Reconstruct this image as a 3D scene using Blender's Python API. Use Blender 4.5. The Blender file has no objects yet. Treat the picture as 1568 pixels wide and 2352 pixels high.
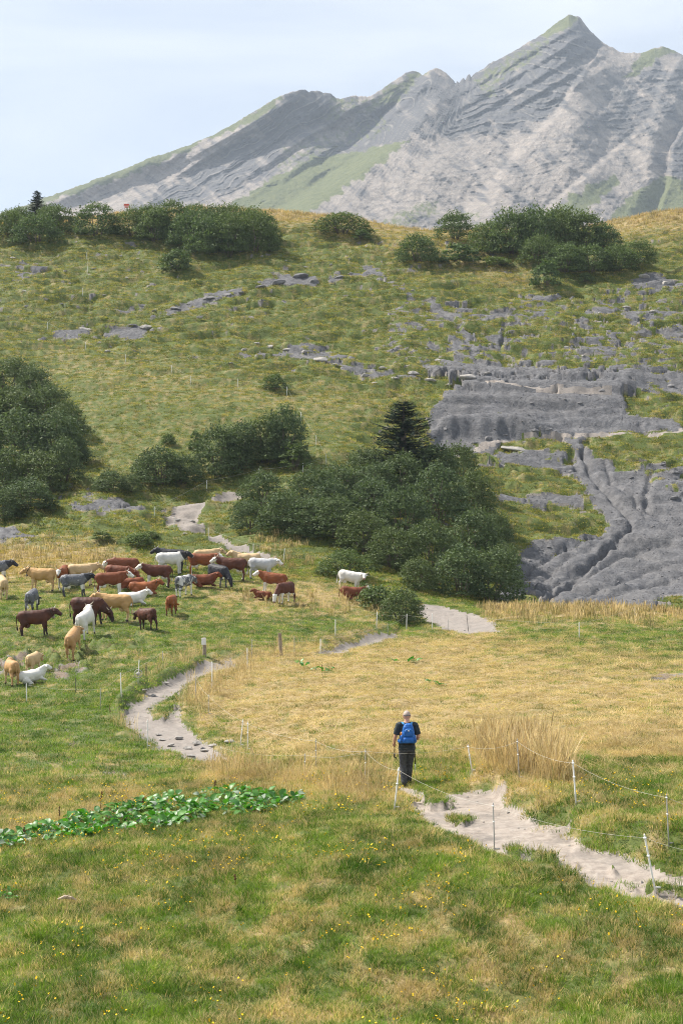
import bpy, bmesh, math, random
import numpy as np
from mathutils import Vector, Matrix, Quaternion, Euler

SC = bpy.context.scene
COL = SC.collection
R = math.radians
rng = np.random.default_rng(7)
random.seed(7)

# ------------------------------------------------------------------ camera, sky, sun, exposure
FPX, CX, HY, PW, PH, CZ = 3600.0, 784.0, 1100.0, 1568.0, 2352.0, 10.0
cam_d = bpy.data.cameras.new('camera')
cam_d.sensor_fit = 'VERTICAL'
cam_d.sensor_height = 36.0
cam_d.lens = 36.0 * FPX / PH
cam_d.shift_y = -(PH / 2 - HY) / PH
cam_d.clip_start = 0.5
cam_d.clip_end = 30000
cam = bpy.data.objects.new('camera', cam_d)
COL.objects.link(cam)
cam.location = (0, 0, CZ)
cam.rotation_euler = (R(90), 0, 0)
SC.camera = cam

SUN_EL, SUN_AZ = R(50), R(-62)          # azimuth from +Y towards +X
sunvec = Vector((math.sin(SUN_AZ) * math.cos(SUN_EL), math.cos(SUN_AZ) * math.cos(SUN_EL), math.sin(SUN_EL)))
sl = bpy.data.lights.new('sun', 'SUN')
sl.energy = 5.0
sl.angle = R(0.53)
sl.color = (1.0, 0.93, 0.83)
so = bpy.data.objects.new('sun', sl)
COL.objects.link(so)
so.rotation_euler = sunvec.to_track_quat('Z', 'Y').to_euler()
so.location = sunvec * 300

world = bpy.data.worlds.new('World')
SC.world = world
world.use_nodes = True
wn, wl = world.node_tree.nodes, world.node_tree.links
wn.clear()
w_out = wn.new('ShaderNodeOutputWorld')
w_bg = wn.new('ShaderNodeBackground')
w_sky = wn.new('ShaderNodeTexSky')
w_sky.sky_type = 'NISHITA'
w_sky.sun_disc = False
w_sky.sun_elevation = SUN_EL
w_sky.sun_rotation = SUN_AZ % (2 * math.pi)
w_sky.altitude = 1900
w_sky.air_density = 1.0
w_sky.dust_density = 1.6
w_sky.ozone_density = 1.0
w_tc = wn.new('ShaderNodeTexCoord')
w_map = wn.new('ShaderNodeMapping')
w_map.inputs['Scale'].default_value = (1.2, 1.2, 5.0)
w_map.inputs['Rotation'].default_value = (0, R(24), 0)
w_nz = wn.new('ShaderNodeTexNoise')
w_nz.inputs['Scale'].default_value = 2.6
w_nz.inputs['Detail'].default_value = 6
w_nz.inputs['Roughness'].default_value = 0.5
w_nz.inputs['Distortion'].default_value = 0.4
w_rmp = wn.new('ShaderNodeValToRGB')
w_rmp.color_ramp.elements[0].position = 0.28
w_rmp.color_ramp.elements[0].color = (0.42, 0.42, 0.42, 1)
w_rmp.color_ramp.elements[1].position = 0.72
w_rmp.color_ramp.elements[1].color = (0.88, 0.88, 0.88, 1)
w_mix = wn.new('ShaderNodeMixRGB')
w_mix.inputs['Color2'].default_value = (8.0, 8.35, 8.75, 1)      # thin high cirrus veil
w_bg.inputs['Strength'].default_value = 0.066
wl.new(w_tc.outputs['Generated'], w_map.inputs['Vector'])
wl.new(w_map.outputs['Vector'], w_nz.inputs['Vector'])
wl.new(w_nz.outputs['Fac'], w_rmp.inputs['Fac'])
wl.new(w_rmp.outputs['Color'], w_mix.inputs['Fac'])
wl.new(w_sky.outputs['Color'], w_mix.inputs['Color1'])
wl.new(w_mix.outputs['Color'], w_bg.inputs['Color'])
wl.new(w_bg.outputs['Background'], w_out.inputs['Surface'])

SC.view_settings.view_transform = 'Standard'
SC.view_settings.look = 'None'
SC.view_settings.exposure = 0.98
SC.view_settings.gamma = 1.0
SC.view_settings.use_curve_mapping = False
SC.cycles.max_bounces = 4
SC.cycles.diffuse_bounces = 2
SC.cycles.transmission_bounces = 2
SC.cycles.glossy_bounces = 1
SC.cycles.transparent_max_bounces = 8
SC.cycles.volume_bounces = 0
SC.cycles.use_denoising = True
SC.cycles.denoiser = 'OPENIMAGEDENOISE'
SC.cycles.denoising_input_passes = 'RGB_ALBEDO_NORMAL'
SC.cycles.denoising_prefilter = 'NONE'
SC.cycles.use_adaptive_sampling = True
SC.cycles.adaptive_threshold = 0.018
SC.cycles.filter_width = 1.05

# ------------------------------------------------------------------ helpers
def tag(o, label=None, cat=None, group=None, kind=None):
    if label: o['label'] = label
    if cat: o['category'] = cat
    if group: o['group'] = group
    if kind: o['kind'] = kind
    return o

def link(o, parent=None):
    COL.objects.link(o)
    if parent is not None:
        o.parent = parent
    return o

def empty(name, loc=(0, 0, 0), rz=0.0):
    o = bpy.data.objects.new(name, None)
    o.empty_display_size = 0.3
    o.location = loc
    o.rotation_euler = (0, 0, rz)
    return link(o)

def mesh_np(name, V, Fq, smooth=True):
    """vertices (n,3) and faces as an (m,k) array or list of arrays"""
    me = bpy.data.meshes.new(name)
    V = np.asarray(V, dtype=np.float32)
    fl = Fq if isinstance(Fq, list) else [Fq]
    fl = [np.asarray(f, dtype=np.int32) for f in fl if len(f)]
    me.vertices.add(len(V))
    me.vertices.foreach_set('co', V.ravel())
    if fl:
        loops = np.concatenate([f.ravel() for f in fl])
        tot = np.concatenate([np.full(len(f), f.shape[1], dtype=np.int32) for f in fl])
        start = np.concatenate([[0], np.cumsum(tot)[:-1]]).astype(np.int32)
        me.loops.add(len(loops))
        me.loops.foreach_set('vertex_index', loops)
        me.polygons.add(len(tot))
        me.polygons.foreach_set('loop_start', start)
        me.polygons.foreach_set('loop_total', tot)
        if smooth:
            me.polygons.foreach_set('use_smooth', np.ones(len(tot), dtype=bool))
    me.update(calc_edges=True)
    return me

def attr(me, name, vals, typ='FLOAT', dom='POINT'):
    a = me.attributes.new(name, typ, dom)
    key = {'FLOAT': 'value', 'INT': 'value', 'FLOAT_VECTOR': 'vector', 'FLOAT_COLOR': 'color'}[typ]
    dt = np.int32 if typ == 'INT' else np.float32
    a.data.foreach_set(key, np.ascontiguousarray(vals, dtype=dt).ravel())

def obj(name, me, mat=None, parent=None):
    o = bpy.data.objects.new(name, me)
    if mat is not None and len(me.materials) == 0:
        me.materials.append(mat)
    return link(o, parent)

class MB:
    """collects shapes into one mesh"""
    def __init__(s): s.v, s.f = [], []
    def add(s, V, Fc):
        b = len(s.v); s.v += [tuple(v) for v in V]; s.f += [tuple(i + b for i in f) for f in Fc]
    def tube(s, pts, rad, n=8, sq=1.0, cap=True):
        pts = [Vector(p) for p in pts]
        if not hasattr(rad, '__len__'): rad = [rad] * len(pts)
        V, Fc = [], []
        up = None
        for i, p in enumerate(pts):
            d = (pts[min(i + 1, len(pts) - 1)] - pts[max(i - 1, 0)]).normalized()
            if up is None:
                a = Vector((0, 0, 1)) if abs(d.z) < 0.8 else Vector((1, 0, 0))
            else:
                a = up
            x = (a - d * a.dot(d)).normalized(); up = x
            y = d.cross(x)
            for k in range(n):
                t = 2 * math.pi * k / n
                V.append(p + (x * math.cos(t) + y * math.sin(t) * sq) * rad[i])
        for i in range(len(pts) - 1):
            for k in range(n):
                Fc.append((i * n + k, i * n + (k + 1) % n, (i + 1) * n + (k + 1) % n, (i + 1) * n + k))
        if cap:
            Fc.append(tuple(range(n - 1, -1, -1)))
            Fc.append(tuple((len(pts) - 1) * n + k for k in range(n)))
        s.add(V, Fc)
        return s
    def rings(s, rings, cap=True):
        n = len(rings[0]); V = [p for r in rings for p in r]; Fc = []
        for i in range(len(rings) - 1):
            for k in range(n):
                Fc.append((i * n + k, i * n + (k + 1) % n, (i + 1) * n + (k + 1) % n, (i + 1) * n + k))
        if cap:
            Fc.append(tuple(range(n - 1, -1, -1)))
            Fc.append(tuple((len(rings) - 1) * n + k for k in range(n)))
        s.add(V, Fc)
        return s
    def box(s, c, h, rot=None):
        m = rot or Matrix.Identity(3)
        V = [Vector(c) + m @ Vector((x * h[0], y * h[1], z * h[2])) for x in (-1, 1) for y in (-1, 1) for z in (-1, 1)]
        s.add(V, [(0, 1, 3, 2), (4, 6, 7, 5), (0, 4, 5, 1), (2, 3, 7, 6), (0, 2, 6, 4), (1, 5, 7, 3)])
        return s
    def ball(s, c, r, nu=12, nv=8, rot=None):
        m = rot or Matrix.Identity(3); c = Vector(c)
        rr = []
        for j in range(nv + 1):
            ph = math.pi * j / nv
            q = max(math.sin(ph), 0.02)
            rr.append([c + m @ Vector((r[0] * q * math.cos(2 * math.pi * k / nu), r[1] * q * math.sin(2 * math.pi * k / nu), -r[2] * math.cos(ph))) for k in range(nu)])
        return s.rings(rr)
    def mesh(s, name, smooth=True):
        me = bpy.data.meshes.new(name)
        me.from_pydata([tuple(v) for v in s.v], [], s.f)
        if smooth:
            for p in me.polygons: p.use_smooth = True
        me.update()
        return me
    def build(s, name, mat, parent=None, smooth=True):
        return obj(name, s.mesh(name, smooth), mat, parent)

# numpy noise -------------------------------------------------------
def _hash(ix, iy, seed):
    h = (ix.astype(np.int64) * 374761393 + iy.astype(np.int64) * 668265263 + seed * 974634777) & 0xffffffff
    h = ((h ^ (h >> 13)) * 1274126177) & 0xffffffff
    h = h ^ (h >> 16)
    return h.astype(np.float64) / 4294967295.0 * 2 * np.pi
def noise(x, y, seed=0):
    ix, iy = np.floor(x), np.floor(y)
    fx, fy = x - ix, y - iy
    u, v = fx * fx * fx * (fx * (fx * 6 - 15) + 10), fy * fy * fy * (fy * (fy * 6 - 15) + 10)
    def g(a, b):
        t = _hash(ix + a, iy + b, seed)
        return np.cos(t) * (fx - a) + np.sin(t) * (fy - b)
    return 1.5 * ((g(0, 0) * (1 - u) + g(1, 0) * u) * (1 - v) + (g(0, 1) * (1 - u) + g(1, 1) * u) * v)
def fbm(x, y, o=4, seed=0, gain=0.5, lac=2.03):
    s, a, f = 0, 1.0, 1.0
    for k in range(o):
        s = s + a * noise(x * f + 17.3 * k, y * f - 9.1 * k, seed + k)
        a *= gain; f *= lac
    return s
def ridged(x, y, o=4, seed=0, gain=0.55):
    s, a, f = 0, 1.0, 1.0
    for k in range(o):
        s = s + a * (1 - 2.2 * np.abs(noise(x * f, y * f, seed + k)))
        a *= gain; f *= 2.1
    return s
def sstep(a, b, x):
    t = np.clip((x - a) / (b - a), 0, 1)
    return t * t * (3 - 2 * t)
def inpoly(px, py, poly):
    poly = np.asarray(poly, float); r = np.zeros(px.shape, bool)
    j = len(poly) - 1
    for i in range(len(poly)):
        xi, yi = poly[i]; xj, yj = poly[j]
        c = ((yi > py) != (yj > py))
        with np.errstate(divide='ignore', invalid='ignore'):
            r ^= c & (px < (xj - xi) * (py - yi) / (yj - yi + 1e-12) + xi)
        j = i
    return r
def polydist(px, py, pts):
    """distance to a polyline"""
    d = np.full(px.shape, 1e9)
    for (x0, y0), (x1, y1) in zip(pts[:-1], pts[1:]):
        dx, dy = x1 - x0, y1 - y0
        t = np.clip(((px - x0) * dx + (py - y0) * dy) / (dx * dx + dy * dy + 1e-9), 0, 1)
        d = np.minimum(d, np.hypot(px - x0 - t * dx, py - y0 - t * dy))
    return d
def polysd(px, py, poly):
    """signed distance, positive inside"""
    d = polydist(px, py, list(poly) + [poly[0]])
    return np.where(inpoly(px, py, poly), d, -d)

# materials ---------------------------------------------------------
class NT:
    def __init__(s, name):
        s.m = bpy.data.materials.new(name); s.m.use_nodes = True
        s.t = s.m.node_tree; s.t.nodes.clear()
        s.out = s.n('OutputMaterial'); s.b = s.n('BsdfPrincipled')
        s.l(s.b.outputs[0], s.out.inputs['Surface'])
        s.b.inputs['Roughness'].default_value = 0.85
        s.b.inputs['Specular IOR Level'].default_value = 0.25
    def n(s, typ, **kw):
        o = s.t.nodes.new('ShaderNode' + typ)
        for k, v in kw.items(): setattr(o, k, v)
        return o
    def l(s, a, b): s.t.links.new(a, b)
    def attr(s, name, inst=False):
        o = s.n('Attribute'); o.attribute_name = name
        if inst: o.attribute_type = 'INSTANCER'
        return o
    def noise(s, scale, detail=4, rough=0.55, vec=None, dist=0.0):
        o = s.n('TexNoise'); o.inputs['Scale'].default_value = scale; o.inputs['Detail'].default_value = detail
        o.inputs['Roughness'].default_value = rough; o.inputs['Distortion'].default_value = dist
        if vec is not None: s.l(vec, o.inputs['Vector'])
        return o.outputs['Fac']
    def pos(s, scale=(1, 1, 1), obj_space=False):
        if obj_space: v = s.n('TexCoord').outputs['Object']
        else: v = s.n('NewGeometry').outputs['Position']
        m = s.n('Mapping'); m.inputs['Scale'].default_value = scale
        s.l(v, m.inputs['Vector'])
        return m.outputs['Vector']
    def ramp(s, fac, stops):
        o = s.n('ValToRGB'); e = o.color_ramp.elements
        while len(e) < len(stops): e.new(0.5)
        for q, (p, c) in zip(e, stops):
            q.position = p; q.color = (c, c, c, 1) if not hasattr(c, '__len__') else (*c, 1)
        s.l(fac, o.inputs['Fac'])
        return o.outputs['Color']
    def mix(s, fac, a, b, mode='MIX'):
        o = s.n('MixRGB'); o.blend_type = mode
        for q, v in ((o.inputs['Fac'], fac), (o.inputs['Color1'], a), (o.inputs['Color2'], b)):
            if isinstance(v, bpy.types.NodeSocket): s.l(v, q)
            elif hasattr(v, '__len__'): q.default_value = (*v, 1)
            else: q.default_value = v if q.type == 'VALUE' else (v, v, v, 1)
        return o.outputs['Color']
    def math(s, op, a, b=0.0):
        o = s.n('Math'); o.operation = op
        for q, v in ((o.inputs[0], a), (o.inputs[1], b)):
            if isinstance(v, bpy.types.NodeSocket): s.l(v, q)
            else: q.default_value = v
        return o.outputs[0]
    def color(s, c):
        if isinstance(c, bpy.types.NodeSocket): s.l(c, s.b.inputs['Base Color'])
        else: s.b.inputs['Base Color'].default_value = (*c, 1)
    def bump(s, h, strength=0.5, dist=0.1):
        o = s.n('Bump'); o.inputs['Strength'].default_value = strength; o.inputs['Distance'].default_value = dist
        s.l(h, o.inputs['Height']); s.l(o.outputs['Normal'], s.b.inputs['Normal'])
    def leafy(s, c, trans=0.35, tint=(1.15, 1.1, 0.6)):
        """adds light passing through thin leaves"""
        tr = s.n('BsdfTranslucent'); mx = s.n('MixShader'); mx.inputs[0].default_value = trans
        cc = s.mix(1.0, c, tint, 'MULTIPLY')
        s.l(cc, tr.inputs['Color']); s.color(c)
        s.l(s.b.outputs[0], mx.inputs[1]); s.l(tr.outputs[0], mx.inputs[2]); s.l(mx.outputs[0], s.out.inputs['Surface'])

def plain(name, c, rough=0.7, var=0.15, scale=8.0, spec=0.3, metal=0.0):
    t = NT(name)
    f = t.noise(scale, 4, 0.6, t.pos(obj_space=True))
    lo = tuple(x * (1 - var) for x in c); hi = tuple(min(1, x * (1 + var)) for x in c)
    t.color(t.ramp(f, [(0.3, lo), (0.7, hi)]))
    t.b.inputs['Roughness'].default_value = rough
    t.b.inputs['Specular IOR Level'].default_value = spec
    t.b.inputs['Metallic'].default_value = metal
    return t.m
# ------------------------------------------------------------------ the land: one height field, cut into ground, path, scree
UP = [(800, 183), (720, 195), (640, 208), (570, 221)]
def prof(pts, crest):
    return pts + [(crest + 28, 231), (crest, 240), (crest + 10, 247), (crest + 70, 262), (crest + 260, 330)]
LC = {
 0: prof([(2352, 21), (2150, 25), (1960, 30.5), (1850, 38), (1780, 45), (1700, 55), (1608, 67), (1560, 73), (1510, 78), (1462, 83), (1405, 91), (1365, 98), (1320, 106), (1285, 113), (1240, 120), (1190, 128), (1110, 140), (1040, 150), (960, 160), (880, 171)] + UP, 503),
 300: prof([(2352, 21), (2150, 25), (1960, 30), (1850, 37.5), (1780, 45), (1718, 54), (1600, 65), (1560, 71), (1510, 77), (1462, 83), (1405, 91), (1365, 98), (1320, 106), (1285, 113), (1240, 120), (1190, 128), (1120, 138), (1040, 148), (960, 157), (880, 168)] + UP, 489),
 550: prof([(2352, 21), (2150, 24.5), (2000, 28), (1900, 33), (1830, 38), (1780, 43), (1735, 51), (1680, 57), (1600, 65), (1540, 73), (1500, 79), (1462, 85), (1410, 93), (1365, 100), (1320, 107), (1280, 114), (1240, 121), (1190, 129), (1120, 138.5), (1080, 143), (1000, 152), (930, 160), (890, 168)] + UP, 482),
 784: prof([(2352, 21), (2150, 24), (2000, 27.5), (1900, 31), (1830, 35), (1800, 38), (1765, 42), (1700, 48.5), (1640, 56), (1560, 67), (1510, 77), (1480, 85), (1450, 91), (1400, 98), (1350, 105), (1300, 112), (1240, 120), (1160, 130), (1080, 142), (1000, 152), (930, 162), (890, 169)] + UP, 499),
 1000: prof([(2352, 21), (2150, 24), (2000, 27), (1900, 30.5), (1840, 34), (1805, 36.5), (1760, 41), (1700, 47), (1640, 54.5), (1560, 66), (1500, 78), (1460, 87), (1430, 94), (1400, 100), (1375, 106), (1330, 113), (1260, 121), (1180, 130), (1080, 143), (1030, 152), (1000, 157), (945, 162), (890, 170)] + UP, 523),
 1180: prof([(2352, 21), (2150, 24), (2000, 26.5), (1900, 30), (1850, 33), (1800, 36.5), (1750, 41), (1700, 46), (1600, 58), (1520, 71), (1450, 86), (1397, 98), (1412, 105), (1392, 112), (1350, 119), (1290, 127), (1200, 137), (1110, 147), (1045, 155), (1010, 159), (945, 163), (890, 171)] + UP, 526),
 1380: prof([(2352, 20.7), (2150, 23.5), (2000, 26.5), (1930, 28.5), (1850, 32.5), (1790, 37), (1700, 44.5), (1600, 57), (1520, 70), (1450, 84), (1394, 97), (1414, 105), (1395, 112), (1360, 119), (1300, 127), (1210, 137), (1110, 147), (1040, 155), (1003, 160), (950, 164), (890, 172)] + UP, 514),
 1568: prof([(2352, 20.5), (2150, 23.2), (2000, 26.3), (1930, 28.2), (1850, 32.2), (1790, 36.5), (1700, 44), (1600, 56), (1550, 63.5), (1470, 80), (1407, 97), (1420, 105), (1400, 112), (1360, 119), (1300, 127), (1210, 137), (1110, 147), (1040, 155), (1000, 160), (950, 164), (890, 172)] + UP, 484),
}
LC[-900] = [(r + (18 if d > 90 else 0), d) for r, d in LC[0]]
LC[2500] = [(r - (14 if d > 200 else 0), d) for r, d in LC[1568]]
lcols = np.array(sorted(LC), float)
DF = np.arange(-12.0, 332.0, 0.25)
ZP = []
for c in sorted(LC):
    rr = np.array([p[0] for p in LC[c]], float); dd = np.array([p[1] for p in LC[c]], float)
    zz = (HY - rr) / FPX * dd
    dd = np.concatenate([[-12, 0, 10, 16], dd]); zz = np.concatenate([[-1.2, -1.75, -4.2, -6.3], zz])
    z = np.interp(DF, dd, zz)
    for wdt in (3, 5, 9):                       # smoothing grows with distance
        k = np.ones(2 * wdt + 1) / (2 * wdt + 1)
        zs = np.convolve(np.pad(z, wdt, mode='edge'), k, mode='valid')
        m = sstep(20 + 4 * wdt, 40 + 8 * wdt, DF)
        z = z * (1 - m) + zs * m
    ZP.append(z)
ZP = np.array(ZP)
def base_z(c, d):
    """smooth land height relative to the camera"""
    fi = np.clip((d - DF[0]) / 0.25, 0, len(DF) - 1.001); i0 = fi.astype(int); fr = fi - i0
    cc = np.clip(c, lcols[0], lcols[-1] - 1e-6)
    j = np.clip(np.searchsorted(lcols, cc, side='right') - 1, 0, len(lcols) - 2)
    def zz(k):
        k = np.clip(k, 0, len(lcols) - 1)
        return ZP[k, i0] * (1 - fr) + ZP[k, i0 + 1] * fr
    h = lcols[j + 1] - lcols[j]; t = (cc - lcols[j]) / h
    z0, z1, zm, zp = zz(j), zz(j + 1), zz(j - 1), zz(j + 2)
    jm, jp = np.clip(j - 1, 0, len(lcols) - 1), np.clip(j + 2, 0, len(lcols) - 1)
    m0 = (z1 - zm) / np.maximum(lcols[j + 1] - lcols[jm], 1) * h
    m1 = (zp - z0) / np.maximum(lcols[jp] - lcols[j], 1) * h
    return (2 * t**3 - 3 * t**2 + 1) * z0 + (t**3 - 2 * t**2 + t) * m0 + (-2 * t**3 + 3 * t**2) * z1 + (t**3 - t**2) * m1

gc = np.concatenate([np.arange(-900, -66, 22), np.arange(-66, 1634, 3.0), np.arange(1634, 2500, 22)])
gd = [-8.0]
while gd[-1] < 326:
    d = gd[-1]
    gd.append(d + (1.0 if d < 14 else min(0.0052 * d, 0.38 if 118 < d < 246 else 0.55 if d < 250 else 1.4)))
gd = np.array(gd)
NC, ND = len(gc), len(gd)
GC, GD = np.meshgrid(gc, gd)                 # rows = distance
def xs(c, d): return (c - CX) / FPX * np.maximum(d, 14 + 0 * d)
GX = xs(GC, GD)
GZ = base_z(GC, GD)
GR = HY - FPX * GZ / np.maximum(GD, 14)      # image row of each land point
wx = fbm(GX / 2.2, GD / 2.2, 3, 5); wy = fbm(GX / 2.2, GD / 2.2, 3, 15)
wamp = FPX / np.maximum(GD, 14)
PX = GC + wx * 0.30 * wamp
PY = GR + wy * 0.30 * wamp * 0.35

def mask(poly, d0, d1, soft=0.25, warp=True, pad=0.0):
    """0..1 field of an area given by its outline, soft edge in metres"""
    px, py = (PX, PY) if warp else (GC, GR)
    p = np.asarray(poly, float)
    out = np.zeros(GC.shape)
    box = (GD >= d0) & (GD <= d1) & (px > p[:, 0].min() - 40) & (px < p[:, 0].max() + 40) & (py > p[:, 1].min() - 40) & (py < p[:, 1].max() + 40)
    if not box.any(): return out
    sd = polysd(px[box], py[box], poly) + pad
    s = soft * wamp[box] * 0.6
    out[box] = sstep(-s, s, sd)
    return out
def strip(pts, d0, d1, w):
    """0..1 ridge along a line, w in image units at its place"""
    p = np.asarray(pts, float); out = np.zeros(GC.shape)
    box = (GD >= d0) & (GD <= d1) & (PX > p[:, 0].min() - 60) & (PX < p[:, 0].max() + 60) & (PY > p[:, 1].min() - 60) & (PY < p[:, 1].max() + 60)
    if box.any():
        out[box] = np.exp(-(polydist(PX[box], PY[box] , pts) / w) ** 2)
    return out

# the trodden path, in the stretches one sees
P_NEAR = [(922, 1796), (945, 1796), (985, 1812), (1035, 1816), (1080, 1808), (1130, 1815), (1175, 1862), (1225, 1882), (1300, 1885), (1330, 1930), (1450, 1958), (1570, 1988), (1700, 2010), (1700, 2110), (1570, 2066), (1480, 2046), (1350, 2020), (1240, 1978), (1130, 1943), (985, 1888), (950, 1840)]
P_MID = [(552, 1748), (500, 1712), (445, 1682), (412, 1645), (404, 1605), (440, 1562), (490, 1537), (545, 1524), (545, 1516), (470, 1522), (430, 1543), (350, 1580), (292, 1612), (276, 1648), (335, 1700), (420, 1735), (500, 1752)]
P_THIN = [(735, 1503), (790, 1500), (850, 1481), (905, 1462), (905, 1452), (850, 1466), (790, 1482), (735, 1498)]
P_BACK = [(962, 1386), (1010, 1388), (1060, 1404), (1115, 1414), (1150, 1446), (1060, 1450), (1000, 1434), (958, 1404)]
P_FAR = [(640, 1284), (600, 1279), (520, 1255), (450, 1228), (380, 1193), (378, 1176), (400, 1158), (450, 1136), (520, 1122), (575, 1113), (575, 1122), (520, 1138), (475, 1155), (452, 1175), (455, 1195), (490, 1222), (545, 1246), (640, 1276)]
path = np.maximum.reduce([mask(P_NEAR, 24, 39, 0.22), mask(P_MID, 45, 82, 0.3), mask(P_THIN, 76, 98, 0.25), mask(P_BACK, 86, 106, 0.3), mask(P_FAR, 108, 148, 0.3)])
soil = np.maximum.reduce([mask([(245, 1762), (278, 1757), (285, 1785), (276, 1818), (252, 1820), (262, 1790)], 40, 56, 0.2),
    mask([(1440, 1545), (1500, 1535), (1570, 1545), (1640, 1540), (1640, 1562), (1500, 1556)], 58, 70, 0.4),
    mask([(150, 1680), (165, 1690), (182, 1722), (172, 1728), (155, 1700)], 48, 60, 0.2),
    mask([(130, 1525), (180, 1510), (195, 1530), (130, 1560), (110, 1545)], 66, 82, 0.4), mask([(20, 1500), (70, 1505), (40, 1535), (0, 1560), (-30, 1530)], 66, 84, 0.4) * 0.8])
soil = soil * sstep(0.0, 0.35, 0.22 + fbm(GX / 0.9, GD / 1.2, 3, 23))
# grass left standing in the middle of the path
gmid = np.maximum.reduce([mask([(345, 1655), (362, 1612), (395, 1592), (412, 1590), (398, 1620), (375, 1660)], 50, 72, 0.25),
    mask([(1140, 1928), (1180, 1922), (1260, 1945), (1320, 1965), (1430, 1990), (1440, 2003), (1370, 2000), (1260, 1975), (1190, 1960)], 24, 33, 0.3) * 0.75,
    mask([(965, 1822), (1000, 1818), (1035, 1835), (1048, 1848), (1000, 1845)], 30, 37, 0.2),
    mask([(1450, 2020), (1520, 2014), (1600, 2025), (1600, 2042), (1500, 2036)], 24, 30, 0.2), mask([(1028, 1860), (1065, 1862), (1050, 1872), (1030, 1868)], 30, 36, 0.12)])
path = path * (1 - sstep(0.45, 0.7, gmid + 0.35 * fbm(GX / 0.5, GD / 0.9, 3, 21)))

# bare shale on the far slope
scr = np.zeros(GC.shape)
for poly, k in [
    ([(1165, 1330), (1180, 1285), (1215, 1250), (1280, 1242), (1380, 1225), (1392, 1205), (1365, 1160), (1338, 1120), (1320, 1070), (1290, 1010), (1150, 1040), (1060, 1035), (990, 1015), (975, 975), (1000, 930), (1060, 895), (1080, 870), (1180, 868), (1300, 885), (1430, 900), (1440, 940), (1540, 955), (1568, 985), (1350, 1000), (1330, 1020), (1370, 1050), (1440, 1080), (1500, 1060), (1570, 1075), (1800, 1090), (1800, 1420), (1100, 1420)], 0.72),
    ([(1165, 1400), (1185, 1330), (1290, 1262), (1392, 1235), (1400, 1205), (1350, 1110), (1330, 1040), (1370, 1050), (1440, 1095), (1530, 1130), (1800, 1140), (1800, 1420)], 0.95),
    ([(1000, 1000), (1010, 935), (1100, 905), (1250, 915), (1420, 920), (1430, 985), (1200, 1000)], 0.92),
    ([(880, 700), (1568, 640), (1640, 700), (1640, 890), (1100, 880), (900, 850)], 0.30),
    ([(1020, 850), (1100, 820), (1250, 842), (1420, 860), (1600, 845), (1600, 900), (1400, 905), (1080, 905)], 0.62),
    ([(960, 830), (1060, 810), (1110, 860), (1040, 880), (960, 865)], 0.55),
    ([(1110, 1035), (1290, 1040), (1330, 1080), (1210, 1085), (1100, 1060)], 0.55),
    ([(1130, 1130), (1330, 1130), (1345, 1160), (1150, 1155)], 0.62),
    ([(570, 800), (700, 795), (880, 850), (960, 880), (840, 870), (700, 830), (560, 815)], 0.42),
    ([(235, 752), (320, 738), (352, 750), (330, 772), (300, 776)], 0.95),
    ([(85, 778), (130, 752), (200, 742), (225, 752), (150, 770)], 0.55),
    ([(325, 722), (440, 690), (480, 672), (560, 660), (560, 680), (470, 702), (390, 722)], 0.62),
    ([(590, 660), (640, 632), (720, 628), (735, 645), (660, 662)], 0.7),
    ([(260, 705), (330, 690), (340, 702), (270, 716)], 0.5),
    ([(740, 635), (830, 618), (850, 632), (760, 648)], 0.55),
    ([(1000, 690), (1060, 740), (1105, 810), (1080, 825), (1060, 780), (980, 700), (960, 685)], 0.66),
    ([(1155, 715), (1168, 735), (1150, 770), (1150, 800), (1135, 800), (1140, 762), (1152, 740)], 0.7),
    ([(1430, 640), (1500, 628), (1570, 640), (1570, 668), (1460, 660)], 0.6),
    ([(1360, 690), (1480, 700), (1600, 720), (1600, 740), (1440, 728)], 0.45),
    ([(150, 1150), (215, 1132), (320, 1150), (330, 1170), (240, 1182), (150, 1176)], 0.5),
    ([(-60, 1190), (30, 1205), (100, 1240), (40, 1242), (-60, 1222)], 0.75),
    ([(600, 810), (690, 790), (770, 810), (880, 840), (760, 832), (640, 822)], 0.5),
    ([(830, 590), (850, 600), (900, 640), (960, 680), (940, 690), (880, 650), (820, 610)], 0.45),
    ([(20, 610), (70, 600), (130, 615), (60, 640)], 0.42),
    ]:
    scr = np.maximum(scr, k * mask(poly, 103, 236, 0.9))
for poly, k in [
    ([(1200, 1100), (1110, 1078), (1085, 1055), (1200, 1068), (1300, 1085), (1335, 1122), (1270, 1130), (1180, 1130), (1090, 1140)], 0.75),
    ([(1090, 1160), (1250, 1160), (1370, 1172), (1395, 1205), (1380, 1228), (1290, 1240), (1200, 1235), (1100, 1215)], 0.62),
    ([(1350, 1000), (1460, 992), (1600, 995), (1600, 1055), (1500, 1052), (1420, 1035), (1380, 1030)], 0.85),
    ([(1200, 1012), (1285, 1005), (1305, 1040), (1240, 1028)], 0.75),
    ([(1110, 1030), (1200, 1008), (1240, 1015), (1180, 1030), (1120, 1040)], 0.7),
    ([(1430, 912), (1520, 908), (1560, 940), (1450, 948)], 0.7),
    ([(1475, 1080), (1600, 1080), (1600, 1110), (1490, 1105)], 0.4),
    ([(1200, 1345), (1240, 1362), (1270, 1385), (1160, 1400)], 0.8),
    ([(1500, 1372), (1700, 1350), (1700, 1420), (1480, 1395)], 0.6),
    ([(1090, 885), (1180, 870), (1190, 888), (1120, 900)], 0.3),
    ]:
    scr = scr * (1 - k * mask(poly, 103, 236, 0.8))
n_hi = fbm(GX / 1.6, GD / 1.3, 4, 31, 0.6)
n_lo = fbm(GX / 7, GD / 6, 3, 37)
far = sstep(100, 135, GD)
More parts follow.
